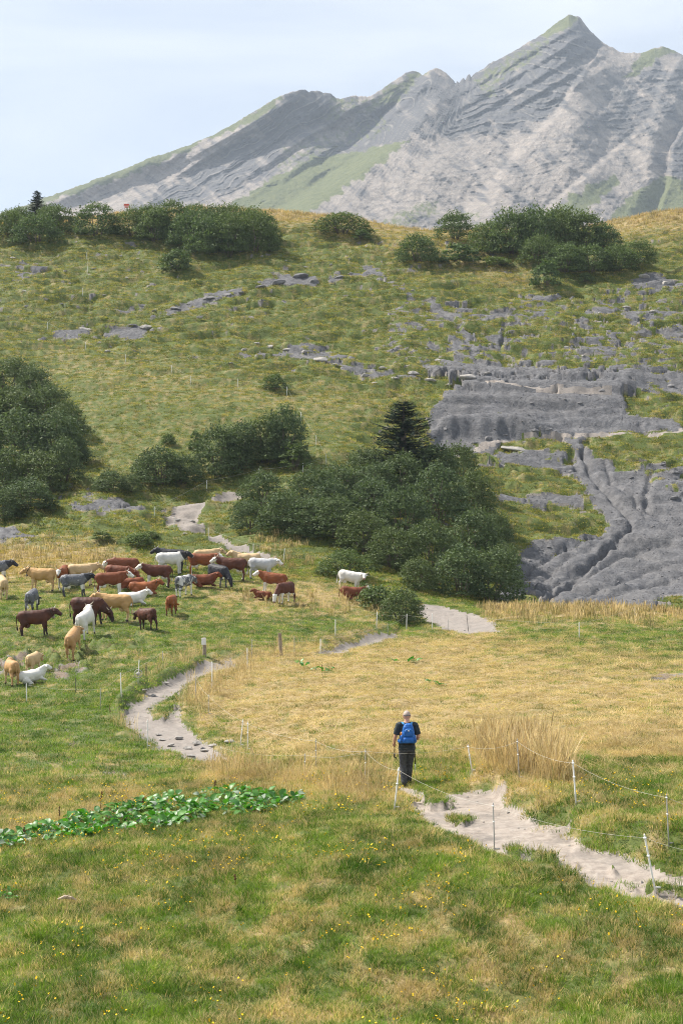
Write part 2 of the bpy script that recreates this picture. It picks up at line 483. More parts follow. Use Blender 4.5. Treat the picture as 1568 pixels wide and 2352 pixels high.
wild = far * (1 - mask([(90, 785), (330, 830), (600, 885), (850, 900), (800, 1050), (560, 1110), (300, 1120), (190, 1000)], 120, 190, 4.0)) * (1 - sstep(222, 238, GD))
scr_v = scr + 0.33 * n_hi + 0.14 * n_lo + 0.15 * wild - 0.07
qt = GD / 3.0 + 1.1 * fbm(GX / 11, GD / 9, 2, 43) + 0.30 * fbm(GX / 6.0, GD / 3.2, 3, 44)
qt = qt - np.floor(qt)
scr_v = scr_v + 0.20 * wild * sstep(0.68, 0.8, qt) * sstep(1.0, 0.92, qt) * sstep(-0.1, 0.4, n_lo + 0.5 * n_hi)
scr_v = np.where(far > 0, scr_v, 0) * sstep(100, 106, GD)
scree = sstep(0.42, 0.58, scr_v)
rockmask = scree

# narrow tracks trodden across the shale
trk = np.maximum.reduce([strip([(1030, 1036), (1100, 1020), (1200, 1007), (1330, 1001), (1450, 997), (1640, 990)], 140, 175, 6.0), strip([(1110, 893), (1250, 906), (1400, 913)], 150, 182, 4.0)])
trk = sstep(0.3, 0.6, trk)
path = np.maximum(path, trk)
# relief --------------------------------------------------------------
GZ0 = GZ.copy()
tus = fbm(GX / 6.5, GD / 2.2, 4, 41, 0.45)                       # cattle-trodden tussock terraces
tus2 = np.abs(fbm(GX / 4.2, GD / 1.5, 3, 47, 0.42))
GZ += wild * (1 - 0.75 * scree) * (0.50 * tus + 0.50 * (0.35 - tus2))
qt = GD / 3.0 + 1.1 * fbm(GX / 11, GD / 9, 2, 43) + 0.30 * fbm(GX / 6.0, GD / 3.2, 3, 44)
qt = qt - np.floor(qt)
GZ += (wild + 0.25 * far * (1 - wild)) * (1 - 0.7 * scree) * (0.55 + 0.65 * fbm(GX / 6, GD / 5, 2, 45)).clip(0, 1.2) * (sstep(0.66, 0.99, qt) - qt) * 1.35
GZ += far * 0.55 * fbm(GX / 16, GD / 13, 3, 51)
GZ += (1 - wild) * far * 0.10 * tus
near = 1 - sstep(95, 125, GD)
GZ += near * (1 - 0.9 * path) * (0.035 * fbm(GX / 0.55, GD / 0.55, 3, 61) + 0.09 * fbm(GX / 2.6, GD / 2.2, 3, 67)) * sstep(12, 20, GD)
hum = mask([(-100, 1470), (180, 1465), (320, 1450), (330, 1480), (200, 1530), (60, 1560), (-100, 1560)], 66, 92, 2.0)
GZ += hum * 0.50 * (fbm(GX / 0.9, GD / 0.8, 3, 71))
# sunken path with worn edges
GZ -= 0.16 * path * near + 0.25 * path * (1 - near) * (1 - trk)
GZ += path * (0.012 * fbm(GX / 0.8, GD / 0.6, 3, 75, 0.5) + np.where(GD > 40, 0.06, 0.004) * fbm(GX / 1.2, GD / 0.7, 3, 76, 0.55))
GZ -= soil * 0.10
# loose shale: blocks, ledges and run-off rills
GZ -= scree * 0.10
led = fbm(GX / 9 + 0.1 * GD, GD / 2.2 + 0.06 * GX, 4, 81, 0.45)
GZ += scree * (0.30 * led + 0.05 * fbm(GX / 1.1, GD / 0.8, 3, 83, 0.5) + 0.10 * ridged(GX / 3.5 + GD / 9, GD / 3.5, 2, 84))
RILLS = [([(1335, 1040), (1370, 1100), (1420, 1160), (1445, 1190), (1450, 1210), (1420, 1235), (1370, 1275), (1310, 1330), (1260, 1372)], 5, 1.0),
         ([(1250, 1385), (1330, 1325), (1400, 1285), (1470, 1255), (1600, 1220)], 5, 0.8), ([(1300, 1385), (1400, 1340), (1500, 1300), (1620, 1270)], 4, 0.6),
         ([(1230, 1372), (1290, 1325), (1350, 1290), (1400, 1245)], 4, 0.6), ([(1180, 1330), (1230, 1290), (1300, 1255), (1380, 1232)], 4, 0.7),
         ([(1200, 1360), (1260, 1310), (1330, 1265), (1390, 1236)], 4, 0.5), ([(1385, 1060), (1400, 1100), (1440, 1120), (1480, 1180)], 4, 0.5),
         ([(1500, 1080), (1480, 1130), (1490, 1170), (1568, 1200)], 5, 0.7), ([(1285, 1010), (1310, 1045), (1330, 1075)], 4, 0.6), ([(1350, 1010), (1335, 1040)], 3, 0.5),
         ([(1340, 1385), (1440, 1350), (1600, 1310)], 4, 0.6), ([(1160, 720), (1150, 800)], 4, 0.6), ([(960, 685), (1040, 730), (1090, 815)], 5, 0.5)]
for pts, w_, a_ in RILLS:
    GZ -= a_ * 0.55 * strip(pts, 104, 215, w_ * 1.3)
fine = fbm((GC + 0.9 * GR) / 7, (GR - 0.6 * GC) / 42, 3, 87)
low = mask([(1160, 1400), (1180, 1280), (1390, 1230), (1330, 1080), (1568, 1060), (1800, 1100), (1800, 1420)], 104, 156, 2.0)
GZ += low * scree * (0.09 * fbm((GX * .55 + GD * .83) / 1.6, (GD * .55 - GX * .83) / 9, 3, 88) + 0.05 * ridged((GX * .55 + GD * .83) / 0.8, (GD * .55 - GX * .83) / 4, 2, 89))
# the quarried cut with an overhanging ledge
cut = mask([(985, 1010), (1010, 962), (1100, 955), (1200, 958), (1260, 985), (1180, 1005), (1080, 1022)], 150, 168, 1.0, True)
GZ += cut * (1.7 * sstep(158.0, 160.2, GD + 1.6 * fbm(GX / 5, GX * 0, 3, 91)) - 0.7)
for ro in (880, 905, 928):
    GZ += scree * 0.5 * sstep(ro + 3, ro - 3, GR + 10 * fbm(GX / 20, GD * 0, 2, 93)) * mask([(1000, 860), (1450, 870), (1460, 960), (990, 960)], 150, 185, 3.0)
# grassy banks standing above the sunken mid path
GZ += 0.42 * mask([(255, 1640), (272, 1600), (340, 1568), (425, 1530), (500, 1504), (570, 1500), (560, 1514), (470, 1520), (428, 1541), (348, 1578), (290, 1610), (275, 1645)], 56, 86, 0.3, False)
GZ += 0.50 * mask([(735, 1476), (850, 1446), (912, 1438), (908, 1450), (850, 1464), (790, 1480), (735, 1496)], 78, 98, 0.35, False)
# eroded bank on the uphill side of the near path
GZ += 0.34 * mask([(1060, 1742), (1180, 1700), (1330, 1755), (1568, 1825), (1760, 1880), (1760, 1990), (1570, 1972), (1450, 1942), (1335, 1912), (1300, 1876), (1225, 1868), (1178, 1846), (1132, 1806), (1080, 1798)], 27, 48, 0.16, False)
# mown meadow swells
GZ += near * 0.12 * fbm(GX / 9, GD / 7, 2, 97) * sstep(30, 50, GD)

GZW = GZ + CZ
GROW = HY - FPX * GZ / np.maximum(GD, 14)

def gidx(c, d):
    j = np.interp(c, gc, np.arange(NC)); i = np.interp(d, gd, np.arange(ND))
    return i, j
def samp(A, c, d):
    i, j = gidx(c, d)
    i0 = np.clip(i.astype(int) if hasattr(i, 'astype') else int(i), 0, ND - 2); j0 = np.clip(j.astype(int) if hasattr(j, 'astype') else int(j), 0, NC - 2)
    fi, fj = i - i0, j - j0
    return (A[i0, j0] * (1 - fj) + A[i0, j0 + 1] * fj) * (1 - fi) + (A[i0 + 1, j0] * (1 - fj) + A[i0 + 1, j0 + 1] * fj) * fi
def ground(x, y):
    c = CX + FPX * x / max(y, 14.0)
    return float(samp(GZW, np.array([c]), np.array([y]))[0])
def at(c, r, dmin=15.0):
    """first land point met by the sight line of the photo position (c, r)"""
    j = np.interp(c, gc, np.arange(NC)); j0 = min(int(j), NC - 2); f = j - j0
    rr = GROW[:, j0] * (1 - f) + GROW[:, j0 + 1] * f
    i = np.nonzero((rr <= r) & (gd >= dmin))[0]
    if len(i) == 0:                              # on the skyline
        k = np.nonzero((gd >= dmin) & (gd < 250))[0]; i = k[np.argmin(rr[k]):][:1]
    i = i[0]
    if i == 0: d = gd[0]
    else:
        t = np.clip((rr[i - 1] - r) / max(rr[i - 1] - rr[i], 1e-6), 0, 1); d = gd[i - 1] + t * (gd[i] - gd[i - 1])
    x = (c - CX) / FPX * d
    return Vector((x, d, ground(x, d)))

# which grass is straw-dry (0 green .. 1 straw); a property of the sward, follows soil and mowing
dryn = 0.5 + 0.20 * fbm(GX / 3.0, GD / 3.4, 4, 101, 0.6) + 0.65 * fbm(GX / 0.6, GD / 0.9, 3, 103)
dry = 0.42 + 0 * GC
def paint(poly, v, d0, d1, soft=1.5, k=1.0):
    global dry
    m = k * mask(poly, d0, d1, soft)
    dry = dry * (1 - m) + v * m
paint([(-100, 1120), (1700, 1100), (1700, 2500), (-100, 2500)], 0.31, 15, 125, 2)
paint([(-60, 1240), (240, 1245), (330, 1290), (200, 1345), (-60, 1340)], 0.80, 90, 130, 2.5)          # straw above the herd
paint([(430, 1355), (700, 1330), (830, 1350), (860, 1420), (680, 1400), (560, 1400)], 0.72, 84, 115, 2.0)
paint([(560, 1500), (790, 1480), (1000, 1460), (1120, 1445), (1568, 1500), (1700, 1520), (1700, 1800), (1330, 1800), (1000, 1720), (700, 1760), (600, 1720), (430, 1640), (440, 1560)], 0.86, 40, 96, 1.5)
paint([(1120, 1395), (1700, 1385), (1700, 1425), (1120, 1430)], 0.84, 84, 104, 2.0)
paint([(1130, 1440), (1700, 1450), (1700, 1540), (1300, 1515), (1130, 1460)], 0.34, 60, 92, 2.0, 0.8)
paint([(440, 1745), (700, 1770), (920, 1790), (930, 1840), (700, 1830), (470, 1790)], 0.86, 33, 52, 0.7)
paint([(1060, 1720), (1200, 1700), (1320, 1760), (1320, 1850), (1180, 1850), (1080, 1790)], 0.92, 30, 50, 0.6)
paint([(1300, 1880), (1568, 1890), (1700, 1960), (1450, 1950), (1330, 1925)], 0.35, 25, 34, 0.6)
paint([(960, 1720), (1080, 1730), (1060, 1800), (960, 1800)], 0.40, 36, 48, 0.6, 0.7)
paint([(0, 1880), (300, 1800), (330, 1830), (0, 1930)], 0.66, 30, 46, 1.0)
paint([(-60, 1700), (300, 1700), (280, 1620), (230, 1560), (-60, 1600)], 0.18, 44, 76, 1.5)
paint([(-100, 480), (1700, 470), (1700, 512), (1100, 540), (700, 505), (-100, 520)], 0.86, 226, 262, 2.0)   # straw crest
paint([(640, 500), (1120, 540), (1230, 630), (1200, 680), (1060, 625), (800, 560)], 0.66, 205, 242, 4.0, 0.8)
paint([(1380, 490), (1700, 480), (1700, 570), (1420, 560)], 0.62, 205, 242, 4.0, 0.8)
paint([(90, 785), (330, 830), (600, 885), (850, 900), (950, 890), (900, 960), (600, 940), (300, 900), (120, 840)], 0.55, 140, 190, 3.0, 0.8)
paint([(200, 1000), (460, 940), (560, 1000), (460, 1100), (250, 1080)], 0.44, 135, 170, 3.0)
dry = dry - 0.10 * far * (1 - sstep(224, 236, GD))
paint([(-100, 2290), (300, 2240), (500, 2330), (300, 2400), (-100, 2400)], 0.16, 18, 26, 0.8)
paint([(500, 2330), (900, 2200), (1300, 2180), (1600, 2120), (1700, 2200), (1300, 2290), (800, 2340)], 0.50, 18, 28, 0.8)
dry = np.clip(dry + 0.36 * (dryn - 0.5) + 0.26 * (dryn - 0.5) * near, 0, 1)
GW_OBJ = {}

def land_mesh(name, sel):
    ii, jj = np.nonzero(sel)
    a = ii * NC + jj
    q = np.stack([a, a + 1, a + NC + 1, a + NC], 1)
    used = np.unique(q); remap = np.full(NC * ND, -1, np.int64); remap[used] = np.arange(len(used))
    V = np.stack([GX.ravel()[used], GD.ravel()[used], GZW.ravel()[used]], 1)
    me = mesh_np(name, V, remap[q])
    for n, A in (('dry', dry), ('path', path), ('scree', scree), ('soil', soil), ('wild', wild)):
        attr(me, n, A.ravel()[used])
    return me
def fq(A): return (A[:-1, :-1] + A[1:, :-1] + A[:-1, 1:] + A[1:, 1:]) / 4
f_path, f_scr, f_soil = fq(path) > 0.5, fq(scree) > 0.5, fq(soil) > 0.5
f_scr &= ~f_path
f_soil &= ~f_path & ~f_scr

# ground material
t = NT('pasture_soil')
pz = t.pos()
n1, n2 = t.noise(1.3, 6, 0.65, pz), t.noise(9.0, 5, 0.65, pz)
da = t.attr('dry').outputs['Fac']
g = t.ramp(n2, [(0.25, (0.045, 0.066, 0.014)), (0.55, (0.085, 0.112, 0.026)), (0.8, (0.135, 0.155, 0.042))])
s_ = t.ramp(n2, [(0.25, (0.17, 0.125, 0.06)), (0.55, (0.31, 0.235, 0.115)), (0.8, (0.46, 0.365, 0.19))])
fac = t.ramp(t.math('ADD', da, t.math('MULTIPLY', t.math('SUBTRACT', n1, 0.5), 0.7)), [(0.3, 0.0), (0.75, 1.0)])
c = t.mix(fac, g, s_)
rough_soil = t.ramp(n2, [(0.3, (0.11, 0.095, 0.085)), (0.7, (0.24, 0.225, 0.21))])
c = t.mix(t.ramp(t.attr('soil').outputs['Fac'], [(0.2, 0.0), (0.5, 1.0)]), c, rough_soil)
c = t.mix(t.ramp(t.attr('scree').outputs['Fac'], [(0.25, 0.0), (0.6, 1.0)]), c, rough_soil)
t.color(c); t.bump(n2, 0.6, 0.06)
M_GROUND = t.m
t = NT('trodden_earth')
pz = t.pos(); n2 = t.noise(5.0, 8, 0.68, pz); n3 = t.noise(0.8, 3, 0.5, pz)
n5 = t.noise(1.7, 5, 0.65, t.pos((1.0, 0.6, 1.0)), 0.5)
c = t.ramp(n2, [(0.28, (0.17, 0.14, 0.118)), (0.5, (0.29, 0.248, 0.212)), (0.72, (0.39, 0.345, 0.30))])
c = t.mix(t.ramp(n5, [(0.32, 0.75), (0.52, 0.0)]), c, (0.125, 0.112, 0.102))
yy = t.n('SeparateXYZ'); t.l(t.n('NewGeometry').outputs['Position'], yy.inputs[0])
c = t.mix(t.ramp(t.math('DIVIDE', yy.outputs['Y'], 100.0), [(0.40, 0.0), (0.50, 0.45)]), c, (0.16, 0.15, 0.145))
c = t.mix(t.ramp(n3, [(0.35, 0.0), (0.7, 0.5)]), c, (0.26, 0.236, 0.215))
t.color(c); t.bump(n2, 0.7, 0.05)
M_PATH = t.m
t = NT('grey_shale')
pz = t.pos(); n2 = t.noise(2.4, 9, 0.7, pz); n3 = t.noise(0.22, 4, 0.55, pz)
c = t.ramp(n2, [(0.28, (0.070, 0.072, 0.080)), (0.5, (0.122, 0.123, 0.132)), (0.7, (0.180, 0.180, 0.188)), (0.8, (0.25, 0.246, 0.248))])
c = t.mix(t.ramp(n3, [(0.4, 0.0), (0.75, 0.6)]), c, (0.145, 0.140, 0.138))
n4 = t.noise(0.9, 5, 0.7, t.pos((1.3, 0.7, 1.0)), 0.4)
c = t.mix(t.ramp(n4, [(0.35, 0.55), (0.55, 0.0)]), c, (0.055, 0.056, 0.062))
c = t.mix(t.ramp(n4, [(0.58, 0.0), (0.75, 0.55)]), c, (0.215, 0.208, 0.205))
t.color(c); t.bump(n2, 0.9, 0.25)
M_SHALE = t.m
t = NT('bare_soil')
pz = t.pos(); n2 = t.noise(6.0, 7, 0.68, pz)
t.color(t.ramp(n2, [(0.3, (0.10, 0.076, 0.056)), (0.7, (0.22, 0.175, 0.135))])); t.bump(n2, 0.7, 0.05)
M_SOIL = t.m
rest = ~(f_path | f_scr | f_soil)
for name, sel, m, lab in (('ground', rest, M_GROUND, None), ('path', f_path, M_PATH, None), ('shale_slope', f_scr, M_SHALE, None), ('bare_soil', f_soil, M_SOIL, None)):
    o = obj(name, land_mesh(name, sel), m)
    tag(o, kind='structure')
# valley floor between the pasture crest and the mountain
vd = np.concatenate([np.linspace(325.5, 900, 24), np.linspace(940, 1900, 24)])
vc = np.linspace(-900, 2500, 60)
VC, VD = np.meshgrid(vc, vd)
edge = np.interp(vc, gc, GZW[-1])[None, :]
VZ = edge + (VD - 325.5) / (1900 - 325.5) * (150 - edge) + 6 * fbm(VC / 200, VD / 150, 3, 5) * sstep(326, 420, VD)
ii, jj = np.meshgrid(np.arange(len(vd) - 1), np.arange(len(vc) - 1), indexing='ij'); a = (ii * len(vc) + jj).ravel()
me = mesh_np('valley', np.stack([((VC - CX) / FPX * VD).ravel(), VD.ravel(), VZ.ravel()], 1), np.stack([a, a + 1, a + len(vc) + 1, a + len(vc)], 1))
attr(me, 'dry', np.full(VC.size, 0.4))
tag(obj('valley', me, M_GROUND), kind='structure')
# ------------------------------------------------------------------ the mountain
SKY = [(-900, 760), (-500, 640), (-250, 560), (0, 490), (60, 470), (130, 445), (200, 420), (280, 390), (350, 361), (430, 335), (490, 310), (550, 276), (600, 246), (640, 222), (665, 211), (690, 207), (700, 205), (708, 211), (728, 208), (742, 213), (758, 215), (772, 224), (784, 227), (812, 219), (850, 222), (880, 202), (905, 186), (930, 168), (945, 163), (960, 165), (970, 173), (985, 161), (1000, 156), (1012, 160), (1025, 170), (1040, 184), (1046, 192), (1049, 184), (1053, 191), (1058, 184), (1064, 178), (1068, 186), (1073, 172), (1078, 169), (1081, 178), (1092, 165), (1100, 163), (1112, 155), (1130, 142), (1150, 133), (1170, 123), (1200, 104), (1230, 88), (1250, 74), (1275, 54), (1295, 40), (1305, 31), (1318, 36), (1332, 41), (1342, 55), (1352, 68), (1370, 86), (1388, 102), (1405, 108), (1425, 120), (1450, 121), (1480, 120), (1500, 111), (1522, 107), (1545, 114), (1568, 127), (1620, 150), (1700, 170), (1900, 240), (2200, 360), (2600, 470)]
mc = np.concatenate([np.arange(-900, -40, 24), np.arange(-40, 1612, 2.4), np.arange(1612, 2600, 24)])
mt = np.concatenate([[-0.9, -0.5, -0.2], np.linspace(0, 1, 330)])
MC, MT = np.meshgrid(mc, mt)
sk = np.interp(mc, [p[0] for p in SKY], [p[1] for p in SKY])
sk = sk + 1.6 * fbm(mc / 9, mc * 0, 3, 3, 0.6) + 2.0 * fbm(mc / 40, mc * 0, 2, 8)
ksm = np.ones(31) / 31; sks = np.convolve(np.pad(sk, 15, mode='edge'), ksm, mode='valid')
SKR = np.broadcast_to(sks, MC.shape)
BOT = 780.0
MR = SKR + (BOT - SKR) * np.clip(MT, 0, 1) + (sk - sks)[None, :] * np.exp(-np.clip(MT, 0, 1) / 0.022)
SKR = np.broadcast_to(sk, MC.shape)
tt = np.clip(MT, 0, 1)
# plan of the massif: ribs nearer, basins farther
def lineside(pts):
    """signed image distance to a line running from top right to bottom left; positive = left of it (basin side)"""
    p = np.asarray(pts, float)
    d = polydist(MC, MR, pts)
    xl = np.interp(MR, p[:, 1], p[:, 0])
    return np.where(MC < xl, d, -d)
rib = lineside([(1046, 190), (1000, 250), (930, 330), (840, 400), (760, 460), (700, 505), (560, 600), (380, 780)])
rib2 = lineside([(1000, 158), (960, 215), (900, 270), (850, 320), (820, 352), (700, 470), (600, 560)])
rib3 = lineside([(735, 208), (690, 250), (620, 310), (560, 350), (480, 410), (420, 450), (200, 620)])
rib4 = lineside([(1390, 104), (1330, 190), (1290, 260), (1220, 330), (1100, 470), (1000, 560), (900, 640)])
rib5 = lineside([(1568, 130), (1520, 210), (1500, 280), (1440, 330), (1300, 450), (1180, 560)])
rib6 = lineside([(1620, 230), (1575, 290), (1545, 340), (1540, 420), (1500, 520)])
DEP = 2560 + (1680 - 2560) * tt ** 0.92
DEP += 120 * sstep(0, 60, rib) * sstep(-0.02, 0.15, tt) + 60 * sstep(0, 26, rib2) * sstep(260, 40, rib) * sstep(430, 300, MR) - 30 * sstep(0, 50, rib3)
DEP += 26 * sstep(0, 18, rib4) * sstep(140, 20, rib4) + 22 * sstep(0, 14, rib5) * sstep(110, 20, rib5) + 45 * sstep(0, 10, rib6) * sstep(60, 15, rib6)
# gullies running down to the lower left
u = (MC * 0.80 + MR * 0.60); v = (MR * 0.80 - MC * 0.60)
wq = 14 * fbm(MC / 120, MR / 120, 3, 11)
amp = sstep(0.0, 0.06, tt)
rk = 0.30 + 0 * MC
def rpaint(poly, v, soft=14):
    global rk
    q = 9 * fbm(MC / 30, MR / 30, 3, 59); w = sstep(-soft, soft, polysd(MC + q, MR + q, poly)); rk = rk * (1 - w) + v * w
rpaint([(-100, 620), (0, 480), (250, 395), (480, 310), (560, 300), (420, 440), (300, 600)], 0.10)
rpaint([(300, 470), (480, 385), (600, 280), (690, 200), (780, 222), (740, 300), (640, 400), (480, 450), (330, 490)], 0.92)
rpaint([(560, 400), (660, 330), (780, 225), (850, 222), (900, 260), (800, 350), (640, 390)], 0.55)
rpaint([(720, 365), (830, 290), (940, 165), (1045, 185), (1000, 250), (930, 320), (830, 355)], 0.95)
rpaint([(1040, 185), (1160, 128), (1305, 25), (1392, 105), (1300, 240), (1190, 300), (1060, 310), (960, 320)], 0.92)  # dark rock that also paints in the triangular shadow on the main peak
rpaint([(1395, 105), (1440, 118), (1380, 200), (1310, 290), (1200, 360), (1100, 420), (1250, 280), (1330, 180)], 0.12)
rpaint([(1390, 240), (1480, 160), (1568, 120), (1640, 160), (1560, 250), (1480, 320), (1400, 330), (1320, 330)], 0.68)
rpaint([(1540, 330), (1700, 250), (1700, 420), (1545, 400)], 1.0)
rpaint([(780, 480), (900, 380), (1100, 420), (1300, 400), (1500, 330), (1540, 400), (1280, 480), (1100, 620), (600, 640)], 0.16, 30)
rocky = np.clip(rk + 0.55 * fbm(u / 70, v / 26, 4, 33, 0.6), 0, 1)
gul = ridged((u + wq) / 90 , v / 420, 4, 12)
left = sstep(-60, 60, rib)
DEP += amp * (-9 * gul * (1 - 0.35 * left) * (0.45 + 0.55 * rocky) + 26 * fbm(MC / 210, MR / 170, 3, 14))
# folded strata: left part dips with the skyline, main face lies nearly flat
fold = 26 * np.sin((MC * 0.7 + MR) / 95.0 + 2.2 * fbm(MC / 170, MR / 150, 2, 19))
s_left = (MR * 0.90 + MC * 0.44) + fold * sstep(560, 700, MC) + 10 * fbm(MC / 60, MR / 60, 2, 23)
s_main = MR * 0.97 + MC * 0.10 + 14 * fbm(MC / 150, MR / 90, 3, 27) + 0.28 * np.maximum(0, 1390 - MC) * sstep(330, 60, MR) * sstep(1050, 1200, MC)
sv = s_main * (1 - left) + s_left * left
def saw(s, per):
    q = s / per - np.floor(s / per)
    return np.where(q < 0.72, q / 0.72, (1 - q) / 0.28)
brk = 0.8 + 0.5 * fbm(u / 70, sv / 14, 3, 35)
st = saw(sv + 1.6 * fbm(MC / 24, MR / 20, 3, 36), 15.0) * 1.0 + saw(sv + 1.2 * fbm(MC / 30, MR / 20, 2, 39), 6.0) * 0.7
DEP += amp * (0.05 + 0.95 * rocky ** 1.3) * brk * (-6.5) * (st - 0.8)
DEP += amp * (1.1 * fbm(MC / 8, MR / 6, 3, 43, 0.5) + 2.6 * fbm(v / 7, u / 80, 3, 45, 0.5) * (1 - rocky))
# big bedded slabs of the left shoulder and the notch pinnacles
slab = saw((MR * 0.84 + MC * 0.54) + 6 * fbm(MC / 70, MR / 70, 2, 49), 44.0)
DEP += amp * (-20) * (slab - 0.5) * left * sstep(470, 380, MR) * sstep(900, 760, MC) * sstep(330, 450, MC)
slab2 = saw((MR * 0.86 + MC * 0.50), 30.0)
DEP += amp * (-13) * (slab2 - 0.5) * sstep(1010, 1110, MC) * sstep(1420, 1330, MC) * sstep(60, 0, MR - np.interp(MC, [1040, 1200, 1300, 1400], [260, 230, 190, 180]))
DEP += amp * (-10) * (slab2 - 0.5) * sstep(0, 12, rib2) * sstep(0, 30, rib) * sstep(400, 320, MR)
DEP = np.where(MT < 0, 2560 - MT * 900, DEP)
MZ = CZ + (HY - MR) / FPX * DEP
back = MT < 0
MZ = np.where(back, CZ + (HY - SKR) / FPX * 2560 + MT * 480, MZ)
MX = (MC - CX) / FPX * DEP
# grass on the mountain (its own growth)
green = np.zeros(MC.shape)
gw = 10 * fbm(u / 60, v / 26, 3, 53); gx_, gy_ = MC + gw, MR + 0.7 * gw
for poly, k in [([(530, 470), (640, 400), (720, 362), (800, 352), (900, 330), (945, 318), (860, 385), (760, 455), (690, 520), (480, 560)], 1.0),
                ([(1262, 30), (1310, 28), (1330, 48), (1290, 72), (1255, 88), (1240, 80)], 1.0),
                ([(1480, 112), (1545, 104), (1550, 118), (1500, 145), (1460, 170), (1430, 185), (1450, 150)], 1.0),
                ([(1280, 480), (1340, 430), (1410, 400), (1425, 420), (1360, 470), (1310, 520), (1250, 540)], 0.95),
                ([(1400, 505), (1440, 450), (1520, 410), (1640, 400), (1640, 560), (1380, 560)], 0.95),
                ([(860, 520), (920, 480), (1010, 450), (1000, 490), (900, 540)], 0.5), ([(1080, 520), (1200, 480), (1120, 560)], 0.55), ([(1000, 520), (1120, 470), (1060, 540)], 0.45),
                ([(0, 480), (200, 412), (350, 352), (500, 300), (640, 215), (650, 232), (560, 285), (440, 345), (300, 402), (150, 455), (0, 505)], 0.85),
                ([(620, 400), (660, 330), (760, 300), (880, 260), (900, 300), (800, 340), (700, 380)], 0.42), ([(900, 190), (950, 165), (990, 160), (930, 215), (850, 265), (820, 262)], 0.6),
                ([(1080, 180), (1200, 110), (1260, 80), (1250, 120), (1180, 170), (1120, 230)], 0.5), ([(760, 225), (850, 222), (800, 260), (730, 290)], 0.5)]:
    green = np.maximum(green, k * sstep(-7, 7, polysd(gx_, gy_, poly)))
green = np.clip(sstep(0.35, 0.65, green + 0.25 * fbm(MC / 10, MR / 9, 4, 57, 0.6)) , 0, 1)
DEP_flat = green
ii, jj = np.meshgrid(np.arange(len(mt) - 1), np.arange(len(mc) - 1), indexing='ij'); a = (ii * len(mc) + jj).ravel(); n_ = len(mc)
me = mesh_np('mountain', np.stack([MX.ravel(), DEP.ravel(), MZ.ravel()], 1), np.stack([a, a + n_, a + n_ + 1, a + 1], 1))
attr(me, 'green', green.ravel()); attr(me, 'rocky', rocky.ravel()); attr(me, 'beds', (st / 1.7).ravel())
t = NT('mountain_rock')
pz = t.pos(); n1 = t.noise(0.012, 6, 0.6, pz); n2 = t.noise(0.07, 8, 0.7, pz); n3 = t.noise(0.35, 5, 0.7, pz)
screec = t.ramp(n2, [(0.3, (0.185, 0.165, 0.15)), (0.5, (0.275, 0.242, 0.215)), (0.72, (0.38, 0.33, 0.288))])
rockc = t.ramp(n2, [(0.3, (0.060, 0.061, 0.066)), (0.55, (0.105, 0.104, 0.106)), (0.78, (0.19, 0.178, 0.168))])  # bare rock tone, doubling as the shadow painted on the main peak
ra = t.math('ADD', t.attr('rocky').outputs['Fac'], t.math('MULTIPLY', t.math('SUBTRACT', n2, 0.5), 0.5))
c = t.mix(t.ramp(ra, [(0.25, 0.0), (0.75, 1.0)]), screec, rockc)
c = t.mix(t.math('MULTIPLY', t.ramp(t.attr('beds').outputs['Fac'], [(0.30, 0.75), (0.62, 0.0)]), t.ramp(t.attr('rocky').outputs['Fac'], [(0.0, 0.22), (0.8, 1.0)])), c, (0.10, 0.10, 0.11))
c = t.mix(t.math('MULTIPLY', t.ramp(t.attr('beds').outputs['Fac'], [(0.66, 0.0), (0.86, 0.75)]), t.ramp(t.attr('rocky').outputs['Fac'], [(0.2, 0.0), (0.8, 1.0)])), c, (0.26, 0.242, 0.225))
gr = t.ramp(n2, [(0.3, (0.075, 0.095, 0.035)), (0.7, (0.15, 0.16, 0.065))])
c = t.mix(t.attr('green').outputs['Fac'], c, gr)
t.color(c); t.b.inputs['Roughness'].default_value = 0.95
hb = t.math('ADD', n2, t.math('MULTIPLY', n3, 0.4))
t.bump(hb, 0.9, 6.0)
tag(obj('mountain', me, t.m), kind='structure')
